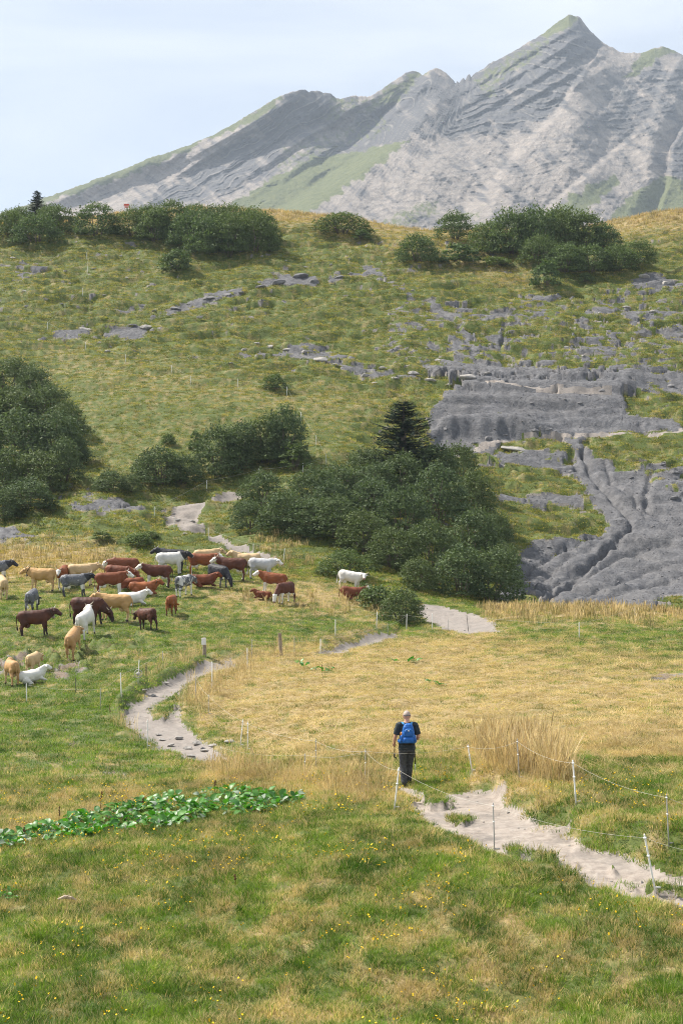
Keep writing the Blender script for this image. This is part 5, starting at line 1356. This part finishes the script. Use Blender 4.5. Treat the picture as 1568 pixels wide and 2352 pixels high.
m = MB(); m.tube([(-.150, -.215, 1.19), (-.152, -.215, 1.28), (-.152, -.215, 1.30)], [.026, .026, .012], 12); m.build('bottle', plain('orange_bottle', (.72, .25, .04), .4, .1), bp)
m = MB(); m.rings([sq_ring(.01, -.165, z, rx, ry) for z, rx, ry in ((.985, .09, .03), (1.0, .115, .048), (1.045, .12, .055))]); m.build('lumbar_pad', M_BLK, bp)
tag(bp, 'blue hiking backpack worn on the back of the walking man', 'backpack')
tag(hk, 'person seen from behind in dark T-shirt, grey trousers and faded cap, walking', 'person')
# trekking poles
def pole(pts, label, folded):
    root = empty('trekking_pole', (hp.x, hp.y, hp.z), R(3))
    a, b = Vector(pts[0]), Vector(pts[1]); L_ = (b - a)
    m = MB(); m.tube([a, a + L_ * .15], [.017, .014], 8); m.build('grip', M_BLK, root)
    m = MB(); m.tube([a + L_ * .15, a + L_ * (1.0 if folded else .60)], [.011, .010], 8); m.build('upper_shaft', M_BLK, root)
    if not folded:
        m = MB(); m.tube([a + L_ * .60, b], [.0075, .006], 8); m.build('lower_shaft', M_ALU, root)
        m = MB(); m.tube([a + L_ * .595, a + L_ * .615], [.016, .016], 8); m.build('clamp', M_BLK, root)
    else:
        m = MB(); m.tube([b - L_ * .12, b], [.019, .019], 8); m.build('clamp', M_BLK, root)
        m = MB(); m.tube([b, b + Vector((.045, .02, -.02)), b + Vector((.06, .03, -.08))], [.014, .012, .008], 6); m.build('wrist_loop', M_BLK, root)
    m = MB(); q = a + L_ * (.99 if not folded else .05); m.tube([q - L_ * .012, q + L_ * .012], [.03, .02], 10); m.build('basket', M_BLK, root)
    tag(root, label, 'trekking pole')
hl, hr_ = HANDS[-1], HANDS[1]
pole([hl + Vector((.008, -.015, .41)), hl + Vector((-.002, .03, -.30))], 'folded black trekking pole carried upright in the left hand', True)
pole([hr_ + Vector((-.012, .01, .10)), Vector((.245, .30, .03))], 'extended trekking pole planted in the grass by the right foot', False)
# ------------------------------------------------------------------ fences
M_PWHITE = plain('white_plastic', (0.78, 0.77, 0.74), 0.5, 0.08, 10)
M_PGREY = plain('galvanised_rod', (0.40, 0.39, 0.38), 0.5, 0.15, 20, 0.4, 0.3)
M_PDARK = plain('dark_rod', (0.07, 0.065, 0.06), 0.6, 0.2, 20)
M_ROPE = plain('white_fence_rope', (0.50, 0.48, 0.43), 0.8, 0.1, 30)
M_WOOD = plain('weathered_wood', (0.27, 0.22, 0.165), 0.9, 0.35, 9)
POSTS = {}
def post(c0, r0, c1, r1, kind, label, group, dmin=15.0, h=None):
    p = at(c1, r1, dmin); d = p.y
    H_ = np.clip((r1 - r0) * d / FPX, 0.55, 1.35) if h is None else h
    root = empty('fence_post', p)
    lx = (c0 - c1) * d / FPX
    top = Vector((lx, 0.03, H_))
    rad = {'w': 0.016, 'g': 0.011, 'k': 0.011}[kind] * (1.0 if d < 60 else 1.35)
    mat = {'w': M_PWHITE, 'g': M_PGREY, 'k': M_PDARK}[kind]
    m = MB(); m.tube([top * -0.10, top * 0.3, top * 0.97, top], [rad, rad, rad * .92, rad * .5], 8); m.build('shaft', mat, root)
    if d < 60:
        for q in (0.93, 0.62):
            m = MB(); m.tube([top * (q - .012), top * (q + .012)], rad * 1.7, 8); m.box(top * q + Vector((0, -rad * 2.0, 0)), (rad * .5, rad, rad * .9)); m.build('insulator', M_PWHITE if kind != 'k' else M_PDARK, root)
        m = MB(); m.box(top * .08 + Vector((.05, 0, 0)), (.05, .008, .012)); m.build('foot_step', mat, root)
    tag(root, label, 'fence post', group)
    POSTS[(c1, r1)] = p + top * 0.93
    return root
G1 = 'fence posts along the near path'
for a in [
 (1479, 1916, 1504, 2049, 'w', 'thick white post leaning over the near path where it leaves the meadow', G1),
 (1132, 1844, 1135, 1959, 'g', 'thin grey rod on the edge of the pale path', G1),
 (916, 1763, 905, 1861, 'w', 'white post leaning beside the start of the pale path, next to the hiker', G1),
 (839, 1720, 839, 1806, 'g', 'thin pale rod where the fence ropes meet beside the hiker', G1),
 (1074, 1711, 1084, 1774, 'w', 'pale post leaning into the tall tawny grass clump', G1),
 (1187, 1697, 1192, 1792, 'g', 'thin pale rod standing in the middle of the tall grass clump', G1),
 (1315, 1746, 1322, 1849, 'w', 'thick white post at the end of the tall grass clump', G1),
 (1530, 1824, 1535, 1946, 'g', 'thin grey rod on the green bank above the path', G1)]: post(*a)
G2 = 'fence posts round the mown meadow'
for a in [
 (725, 1698, 725, 1768, 'g', 'thin pale rod between the twin white posts and the hiker', G2),
 (700, 1738, 700, 1780, 'g', 'short rod at the edge of the straw fringe', G2),
 (558, 1653, 552, 1715, 'w', 'leaning one of the twin white posts beside the rocky path', G2),
 (569, 1658, 569, 1725, 'w', 'upright one of the twin white posts beside the rocky path', G2),
 (508, 1715, 508, 1762, 'g', 'rod at the stony lower end of the rocky path', G2),
 (339, 1653, 339, 1718, 'w', 'white post on the outer side of the rocky path bend', G2),
 (450, 1553, 450, 1608, 'g', 'thin rod in the tall straw inside the rocky path bend', G2),
 (479, 1595, 479, 1643, 'g', 'faint rod below the tall straw inside the bend', G2),
 (487, 1520, 487, 1584, 'w', 'white post in the straw where the rocky path narrows', G2),
 (568, 1488, 568, 1536, 'w', 'white post standing where the rocky path disappears', G2),
 (578, 1468, 578, 1512, 'g', 'thin post just behind the vanishing rocky path', G2),
 (676, 1459, 676, 1506, 'g', 'thin post next to the stout wooden post', G2),
 (736, 1467, 736, 1503, 'w', 'white post at the near end of the narrow path stretch', G2),
 (770, 1423, 770, 1462, 'w', 'white post on the green bank above the narrow path stretch', G2)]: post(*a, dmin=40)
G3 = 'fence posts below the herd'
for a in [
 (61, 1570, 62, 1614, 'w', 'white post in front of the lying white calf', G3), (231, 1580, 231, 1630, 'g', 'thin rod beside the straw tuft outside the path bend', G3),
 (277, 1545, 279, 1600, 'w', 'white post next to the rope reel', G3), (374, 1498, 374, 1522, 'g', 'thin rod half sunk in straw uphill of the rope reel', G3), (174, 1556, 175, 1592, 'k', 'dark thin stake on the green slope below the ginger cow', G3)]: post(*a, dmin=55)
G4 = 'fence posts by the bush and the pale path stretch'
for a in [
 (866, 1405, 864, 1443, 'w', 'white post to the side of the bush by the pale path stretch', G4), (890, 1433, 890, 1466, 'g', 'thin post at the far end of the narrow path stretch', G4), (934, 1410, 933, 1448, 'w', 'white post right in front of the bush by the pale path stretch', G4),
 (992, 1409, 992, 1448, 'w', 'white post at the near edge of the pale path stretch', G4), (1029, 1422, 1029, 1450, 'g', 'faint grey rod on the pale path stretch', G4), (1071, 1412, 1075, 1450, 'k', 'dark rod standing out against the pale path stretch', G4),
 (1329, 1429, 1329, 1468, 'w', 'lone white post on the green strip below the meadow brow', G4), (1457, 1393, 1457, 1428, 'g', 'faint rod in the tawny grass of the meadow brow', G4)]: post(*a, dmin=80)
G5 = 'fence posts along the upper path'
for a in [(654, 1265, 651, 1290, 'w'), (582, 1253, 582, 1278, 'w'), (479, 1215, 479, 1240, 'w'), (401, 1189, 400, 1215, 'w'), (355, 1164, 355, 1190, 'w'), (475, 1108, 475, 1127, 'w'), (595, 1084, 595, 1100, 'w'), (696, 1068, 696, 1087, 'w')]:
    post(*a, 'small white post beside the upper winding path', G5, dmin=100, h=0.95)
G6 = 'fence posts climbing the hillside'
UPF = [(749, 1048, 749, 1069), (726, 1003, 726, 1025), (691, 952, 691, 970), (659, 894, 659, 910), (546, 871, 546, 891), (438, 864, 438, 884), (395, 844, 395, 859), (289, 819, 289, 834), (197, 787, 197, 805), (110, 742, 110, 758), (150, 700, 150, 716), (190, 661, 190, 680), (202, 612, 202, 629), (200, 564, 200, 596), (173, 524, 173, 549)]
for a in UPF: post(*a, 'w', 'slim white post of the fence climbing the hillside to the crest', G6, dmin=120, h=1.0)

def rope(keys, label, ext=None, sag=0.10):
    P_ = [POSTS[k] for k in keys]
    if ext: P_ = P_ + [Vector(ext)]
    pts = []
    for a, b in zip(P_[:-1], P_[1:]):
        for i in range(8):
            t = i / 8; q = a.lerp(b, t); q.z -= sag * 4 * t * (1 - t)
            q.z = max(q.z, ground(q.x, q.y) + 0.25)
            pts.append(q)
    pts.append(P_[-1])
    d = sum(p.y for p in pts) / len(pts)
    m = MB(); m.tube(pts, 0.0022 if d < 46 else 0.0028 if d < 90 else 0.0045, 5)
    tag(m.build('fence_rope', M_ROPE), label, 'rope', 'white fence ropes')
e = at(1720, 2080, 15)
rope([(839, 1806), (905, 1861), (1135, 1959), (1504, 2049)], 'white rope running low along the near side of the pale path', (e.x, e.y, e.z + .8))
e = at(1720, 1985, 20)
rope([(839, 1806), (1084, 1774), (1192, 1792), (1322, 1849), (1535, 1946)], 'white rope passing the tall grass clump above the pale path', (e.x, e.y, e.z + .9))
rope([(839, 1806), (725, 1768), (569, 1725), (552, 1715), (479, 1643), (450, 1608), (487, 1584), (568, 1536)], 'white rope round the mown meadow from the hiker to the straw bend')
rope([(839, 1806), (700, 1780), (508, 1762)], 'white rope along the straw fringe to the rocky path')
rope([(62, 1614), (231, 1630), (279, 1600), (374, 1522)], 'white rope across the slope below the herd')
rope([(578, 1512), (736, 1503), (890, 1466), (933, 1448), (992, 1448), (1075, 1450)], 'white rope along the narrow path stretch to the pale one')
rope([(770, 1462), (864, 1443), (933, 1448)], 'white rope on the green bank by the bush')
rope([(1075, 1450), (1329, 1468), (1457, 1428)], 'white rope over the green strip below the meadow brow')
rope([(749, 1069), (696, 1087), (595, 1100), (475, 1127), (355, 1190), (400, 1215), (479, 1240), (582, 1278), (651, 1290)], 'white rope along the upper winding path')
rope([(a[2], a[3]) for a in UPF], 'white rope climbing the hillside to the crest')

def wood_post(c0, r0, c1, r1, label, ins=False):
    p = at(c1, r1, 60); H_ = (r1 - r0) * p.y / FPX; root = empty('wooden_post', p); lx = (c0 - c1) * p.y / FPX
    m = MB(); rs = random.Random(c1)
    m.rings([[Vector((lx * z / H_ + .085 * math.cos(k * .785) * rs.uniform(.85, 1.1), .085 * math.sin(k * .785) * rs.uniform(.85, 1.1), z)) for k in range(8)] for z in (-.2, .2, .5 * H_, .8 * H_, H_)])
    m.build('shaft', M_WOOD, root, False)
    if ins:
        m = MB(); m.box((lx * .8 - .02, -.10, H_ * .80), (.11, .03, .16)); m.build('insulator_box', M_PWHITE, root, False)
    tag(root, label, 'wooden post')
wood_post(642, 1454, 646, 1506, 'stout weathered wooden post leaning at the edge of the mown meadow')
wood_post(469, 1464, 470, 1508, 'wooden post with a white box near the vanishing rocky path', True)

# rope reel on its leaning stake
p = at(317, 1570, 55); root = empty('rope_reel', p)
m = MB(); m.tube([(0, 0, -.1), (.06, 0, 1.0)], [.014, .012], 8); m.build('stake', M_PWHITE, root)
cy_, cz_ = -.04, .42
m = MB(); m.tube([(.02 + .17 * math.cos(a * math.pi / 12), cy_, cz_ + .17 * math.sin(a * math.pi / 12)) for a in range(25)], .014, 6, cap=False); rim = m.build('rim', M_PGREY, root)
for k in range(4):
    m = MB(); a = k * math.pi / 4; m.tube([(.02 - .17 * math.cos(a), cy_, cz_ - .17 * math.sin(a)), (.02 + .17 * math.cos(a), cy_, cz_ + .17 * math.sin(a))], .006, 5); m.build('spoke', M_PGREY, rim)
m = MB(); m.tube([(.02, cy_ - .05, cz_), (.02, cy_ + .05, cz_)], .08, 12); m.build('rope_drum', M_ROPE, root)
tag(root, 'round white rope reel hung on a leaning stake below the herd', 'rope reel')
p = at(336, 1565, 55); root = empty('wire_stand', p)
for s in (-1, 1):
    m = MB(); m.tube([(.06 * s, 0, -.06), (.015 * s, 0, .62), (0, 0, .80)], .009, 6); m.build('leg', M_PDARK, root)
tag(root, 'thin dark wire stand with two legs beside the rope reel', 'stand')

# red marker board on the crest
p = at(291, 488, 200); root = empty('signpost', p); k_ = p.y / FPX
for s in (-1, 1):
    m = MB(); m.tube([(s * 3 * k_, 0, -.2), (s * 3 * k_, 0, 20 * k_)], .045, 6); m.build('leg', M_PWHITE, root)
M_RED = plain('red_board', (0.55, 0.10, 0.06), .6, .12)
m = MB(); m.box((0, -.06, 21 * k_), (6 * k_, .03, 2.2 * k_)); m.build('board', M_RED, root, False)
m = MB(); m.box((0, -.06, 16 * k_), (4.2 * k_, .03, 1.5 * k_)); m.build('board', M_RED, root, False)
tag(root, 'small red-topped marker sign standing on the hill crest', 'sign')
# ------------------------------------------------------------------ rocks, weeds, stalks
def rock_mesh(seed, flat=0.6):
    r = np.random.default_rng(seed); bm = bmesh.new()
    pts = r.normal(0, 1, (16, 3)); pts /= np.linalg.norm(pts, axis=1)[:, None]; pts *= r.uniform(.75, 1.0, (16, 1)); pts *= np.array([.5, .42, .5 * flat])
    vs = [bm.verts.new(p) for p in pts]
    bmesh.ops.convex_hull(bm, input=vs)
    bmesh.ops.bevel(bm, geom=bm.edges[:], offset=0.03, segments=1, affect='EDGES')
    for v in [v for v in bm.verts if not v.link_faces]: bm.verts.remove(v)
    me = bpy.data.meshes.new('rock'); bm.to_mesh(me); bm.free()
    return me
t = NT('pale_limestone'); pz = t.pos(obj_space=True); n2 = t.noise(4, 7, .65, pz)
t.color(t.ramp(n2, [(.3, (.20, .19, .18)), (.55, (.34, .32, .295)), (.75, (.46, .43, .40))])); t.bump(n2, .8, .06); M_LIME = t.m
t = NT('grey_shale_block'); pz = t.pos(obj_space=True); n2 = t.noise(4, 7, .65, pz)
t.color(t.ramp(n2, [(.3, (.10, .098, .10)), (.55, (.18, .175, .178)), (.75, (.28, .27, .265))])); t.bump(n2, .8, .06); M_BLOCK = t.m
RK = [rock_mesh(k, .55) for k in range(6)]
for m_ in RK: m_.materials.append(M_LIME)
def rock(c, r, w, h, label, group=None, grey=False, dmin=20, name='rock'):
    p = at(c, r, dmin)
    if p is None: return
    W_, H_ = w * p.y / FPX, h * p.y / FPX; rs = random.Random(int(c * 7 + r))
    o = bpy.data.objects.new(name, RK[rs.randrange(6)]); link(o)
    o.location = (p.x, p.y + .3 * W_, p.z + .34 * H_); o.scale = (W_ * 1.25, W_ * .95, H_ * 2.2); o.rotation_euler = (rs.uniform(-.15, .15), rs.uniform(-.15, .15), rs.uniform(-.5, .5))
    if grey: o.material_slots[0].link = 'OBJECT'; o.material_slots[0].material = M_BLOCK
    tag(o, label, 'rock', group)
rock(1183, 1036, 64, 16, 'long flat boulder resting on grass below the track across the shale', None, False, 120)
rock(337, 757, 36, 15, 'largest pale boulder at the head of the bare patch beside the fence', None, False, 150)
rock(300, 752, 34, 11, 'slab of grey rock jutting from the bare patch on the hillside', None, True, 150)
rock(195, 758, 34, 12, 'pale slab in the rock band above the green spur', None, False, 150)
for c, r, w in [(228, 790, 11), (257, 799, 14), (247, 811, 16)]: rock(c, r, w, w * .62, 'white stone lying in the grass uphill of the fence on the spur', 'white stones uphill of the fence', False, 140)
for c, r, w in [(458, 733, 22), (530, 837, 14), (736, 832, 36), (838, 866, 22), (700, 812, 20), (660, 806, 22), (620, 800, 20), (560, 806, 16), (590, 790, 14), (770, 842, 20), (880, 850, 22), (905, 872, 18), (950, 862, 26), (990, 880, 30), (860, 882, 14), (1005, 830, 16), (1075, 872, 40), (1120, 862, 22), (1030, 886, 18)]:
    rock(c, r, w, w * .5, 'pale rock in the broken band below the green hillside', 'pale rocks in the broken band', False, 140)
for c, r, w in [(640, 655, 40), (690, 640, 44), (600, 662, 26), (560, 676, 26), (480, 690, 34), (520, 682, 30), (440, 702, 26), (400, 712, 26), (720, 650, 28), (780, 640, 24), (810, 630, 22), (360, 716, 22), (330, 706, 24)]:
    rock(c, r, w, w * .42, 'dark grey ledge of shale in the outcrop crossing the hillside', 'shale ledges of the outcrop', True, 160)
for c, r, w in [(55, 672, 14), (105, 690, 16), (60, 706, 14), (140, 700, 13), (215, 620, 14), (150, 625, 14), (240, 680, 12), (30, 595, 14), (290, 640, 12), (340, 660, 12), (22, 730, 12), (120, 600, 12), (275, 590, 14), (600, 590, 14), (660, 600, 14), (700, 615, 16), (760, 610, 12), (950, 668, 14), (1130, 600, 12), (1400, 690, 18), (1440, 710, 22), (1500, 720, 20), (1555, 712, 24), (1480, 640, 30), (1530, 655, 26), (1380, 720, 16), (1300, 800, 14), (1340, 820, 14)]:
    rock(c, r, w, w * .5, 'small pale stone scattered in the hillside tussocks', 'stones scattered in the tussocks', False, 150)
for c, r, w in [(372, 1702, 18), (392, 1716, 22), (410, 1700, 26), (432, 1722, 24), (455, 1712, 28), (470, 1728, 22), (490, 1716, 24), (440, 1740, 20), (520, 1738, 20), (365, 1690, 14), (300, 1665, 14), (345, 1628, 14), (330, 1590, 20), (380, 1572, 18), (352, 1600, 16)]:
    rock(c, r, w, w * .38, 'flat stone worn out of the rocky path bend', 'stones of the rocky path bend', False, 45)
rock(530, 1707, 30, 11, 'low pale boulder in grass below the twin white posts', None, False, 45)
rock(468, 1722, 14, 9, 'dark stone sitting on the stony end of the rocky path', None, True, 45)
for c, r, w in [(410, 1197, 14), (442, 1200, 14), (400, 1182, 10), (425, 1228, 12), (470, 1218, 10)]: rock(c, r, w, w * .5, 'stone lying on the upper winding path', 'stones on the upper path', False, 100)
for c, r, w in [(1215, 1290, 12), (1260, 1260, 12), (1180, 1180, 9), (1240, 1188, 8), (1290, 1195, 10), (1310, 1085, 12), (1450, 1100, 12), (1520, 1070, 16), (1550, 1150, 26), (1550, 1090, 22), (1440, 1060, 12), (1020, 990, 18), (1040, 1005, 20), (1120, 1012, 22), (1160, 1004, 18), (1230, 994, 22), (1260, 990, 18), (1090, 1020, 16), (1330, 930, 16), (1300, 920, 14), (1220, 930, 14), (1380, 900, 18), (1480, 900, 20), (1540, 890, 22)]:
    rock(c, r, w, w * .55, 'loose block lying on the bare shale slope', 'loose blocks on the shale', True, 118)
# uncountable shale chips
G_CHIP = protos('shale_chip', [rock_mesh(60 + k, .5) for k in range(4)], M_BLOCK)
c, d = spread(60000, 104, 215, 71)
c, d, P = place(c, d, samp(scree, c, d) > 0.5)
scatter('shale_chips', G_CHIP, P, np.clip(rng.exponential(.045, len(c)) + .05, .05, .4), np.zeros(len(c)), 'loose grey chips strewn over the shale slope', 'chips', 71, .3)
G_PEB = protos('pebble', [rock_mesh(70 + k, .6) for k in range(4)], M_LIME.copy())
c, d = spread(16000, 24, 148, 72)
c, d, P = place(c, d, samp(path, c, d) > 0.5)
scatter('path_pebbles', G_PEB, P, np.clip(rng.exponential(.03, len(c)) + .02, .02, .22), np.zeros(len(c)), 'small pale pebbles lying on the trodden path', 'pebbles', 72, .3)

# broad-leaved weeds
def leaf_mesh(seed, curl):
    r = random.Random(seed); V, Fc = [], []; n = 6
    for i in range(n + 1):
        t_ = i / n; w_ = .40 * math.sin(math.pi * min(1, t_ * .93 + .07)) ** .6 * (1 - .25 * t_) * (1 if i < n else 0.05)
        z = .12 * math.sin(t_ * 2.2) - curl * t_ * t_
        V += [(t_, -w_, z + .10 + .04 * r.uniform(-1, 1)), (t_, 0, z), (t_, w_, z + .10 + .04 * r.uniform(-1, 1))]
    for i in range(n):
        for k in (0, 1): Fc.append((3 * i + k, 3 * i + k + 1, 3 * i + k + 4, 3 * i + k + 3))
    V += [(-.55, -.012, -.25), (-.55, .012, -.25), (.02, .015, .0), (.02, -.015, .0)]; b_ = len(V) - 4; Fc.append((b_, b_ + 1, b_ + 2, b_ + 3))
    me = bpy.data.meshes.new('leaf'); me.from_pydata(V, [], Fc)
    for p_ in me.polygons: p_.use_smooth = True
    return me
def weed_mat(name, lo, hi, rough):
    t = NT(name); oi = t.n('ObjectInfo').outputs['Random']
    c = t.mix(oi, lo, hi); c = t.mix(t.math('MULTIPLY', t.noise(6, 3, .5, t.pos(obj_space=True)), .35), c, tuple(x * .7 for x in lo))
    t.b.inputs['Roughness'].default_value = rough; t.b.inputs['Specular IOR Level'].default_value = .5; t.leafy(c, .3, (1.0, 1.3, .4)); return t.m
M_WEED = weed_mat('broad_leaf', (.038, .150, .020), (.120, .31, .045), .45)
M_WEEDP = weed_mat('downy_leaf_underside', (.17, .24, .16), (.36, .42, .33), .6)
LEAF = [leaf_mesh(k, (.1, .35, .6, .25)[k]) for k in range(4)]
for k, m_ in enumerate(LEAF): m_.materials.append(M_WEED)
LEAFP = [leaf_mesh(9 + k, (.3, .7)[k]) for k in range(2)]
for m_ in LEAFP: m_.materials.append(M_WEEDP)
def weed(p, size, label, group, rs, n=9):
    root = empty('broadleaf_weed', p, rs.uniform(0, 6.28))
    for k in range(n):
        pale = rs.random() < .17
        o = bpy.data.objects.new('leaf', rs.choice(LEAFP if pale else LEAF)); link(o, root)
        a = k * 2 * math.pi / n + rs.uniform(-.4, .4); s_ = size * rs.uniform(.7, 1.25)
        o.scale = (s_, s_, s_); q = s_ * rs.uniform(.25, .6)
        o.location = (q * math.cos(a), q * math.sin(a), s_ * rs.uniform(.30, .85)); o.rotation_euler = (rs.uniform(-.8, .8), rs.uniform(-.9, .5), a + rs.uniform(-.4, .4))
    tag(root, label, 'weed', group)
WP = [(-30, 1930), (60, 1915), (150, 1885), (250, 1866), (340, 1842), (430, 1830), (520, 1822), (600, 1822), (680, 1835), (690, 1846), (620, 1862), (520, 1880), (430, 1892), (340, 1910), (230, 1924), (120, 1934), (0, 1950), (-30, 1955)]
rs = random.Random(4); n_w = 0; tries = 0; got = []
while n_w < 140 and tries < 4000:
    tries += 1
    c_, r_ = rs.uniform(-30, 690), rs.uniform(1820, 1955)
    if not inpoly(np.array([c_]), np.array([r_]), WP)[0]: continue
    p = at(c_, r_, 24)
    if any((p - q).length < .20 for q in got): continue
    got.append(p); n_w += 1
    zone = ('at the thin tapering end', 'tapering end') if c_ < 170 else ('on the straw-fringe side', 'straw-fringe side') if c_ > 470 else ('in the thick middle', 'thick middle')
    weed(p, rs.uniform(.13, .20), 'broad-leaved green weed %s of the long leafy patch' % zone[0], 'weeds of the leafy patch, ' + zone[1], rs)
for c_, r_ in [(700, 1535), (722, 1540), (745, 1545), (758, 1538), (690, 1528), (905, 1523), (985, 1570), (1005, 1575), (950, 1522)]:
    weed(at(c_, r_, 55), rs.uniform(.16, .24), 'small green weed cluster growing in the mown meadow', 'weeds in the mown meadow', rs, 6)
for c_, r_ in [(20, 2060), (5, 2066), (30, 2068)]: weed(at(c_, r_, 20), .10, 'tiny weed in the near grass away from the leafy patch', 'tiny weeds in the near grass', rs, 5)
# seeded dock stalks
M_DOCK = plain('brown_dock', (.13, .065, .03), .85, .3, 30)
for c_, r0, r1, lab in [(136, 1850, 1907, 'brown seeded dock stalk rising at the edge of the leafy patch, tallest of its kind'), (231, 1818, 1862, 'brown dock stalk behind the leafy patch, below the bare soil scar'), (328, 1832, 1862, 'thin dry stalk at the upper edge of the leafy patch'), (54, 1900, 1930, 'short dark stalk at the thin end of the leafy patch'), (492, 1793, 1824, 'green-brown stalk behind the middle of the leafy patch'), (541, 2008, 2036, 'withered stalk alone in the near meadow'), (741, 1520, 1562, 'dark dock stalk among the small weeds of the mown meadow'), (254, 1618, 1660, 'brown stalk outside the rocky path bend')]:
    p = at(c_, r1, 24); H_ = (r1 - r0) * p.y / FPX; root = empty('dock_stalk', p); q = random.Random(c_); lx = q.uniform(-.12, .12) * H_
    m = MB(); m.tube([(0, 0, -.03), (lx * .4, 0, H_ * .5), (lx, .02, H_)], [.008, .006, .003], 6); m.build('stem', M_DOCK, root)
    m = MB()
    for k in range(16):
        f = q.uniform(.6, 1); m.ball((lx * f + q.gauss(0, .008), q.gauss(0, .008), H_ * f), (.012, .012, .016), 6, 4)
    m.build('seed_head', M_DOCK, root)
    tag(root, lab, 'stalk')
# weathered stick in the near grass
p = at(152, 2074, 20); m = MB()
m.tube([(-.14, 0, .06), (-.02, .02, .10), (.10, -.01, .09), (.17, .02, .05)], [.018, .034, .030, .012], 7); m.tube([(0, 0, .1), (.07, -.05, .15)], [.018, .006], 6)
o = m.build('driftwood', plain('bleached_wood', (.44, .36, .28), .85, .3, 12), None, False); o.location = p
tag(o, 'small bleached piece of wood lying in the near grass', 'wood')
# ------------------------------------------------------------------ the air
hz = MB(); hz.box((0, 1700, 480), (2600, 1860, 560))
ho = hz.build('haze', None, None, False)
hm = bpy.data.materials.new('air'); hm.use_nodes = True
hn = hm.node_tree.nodes; hn.clear()
h_o = hn.new('ShaderNodeOutputMaterial'); h_v = hn.new('ShaderNodeVolumePrincipled')
h_v.inputs['Color'].default_value = (0.72, 0.84, 1.0, 1)
h_v.inputs['Density'].default_value = 0.000115
h_v.inputs['Anisotropy'].default_value = 0.0
hm.node_tree.links.new(h_v.outputs[0], h_o.inputs['Volume'])
ho.data.materials.append(hm)
tag(ho, 'thin blue summer haze filling the valley air', 'haze', kind='stuff')
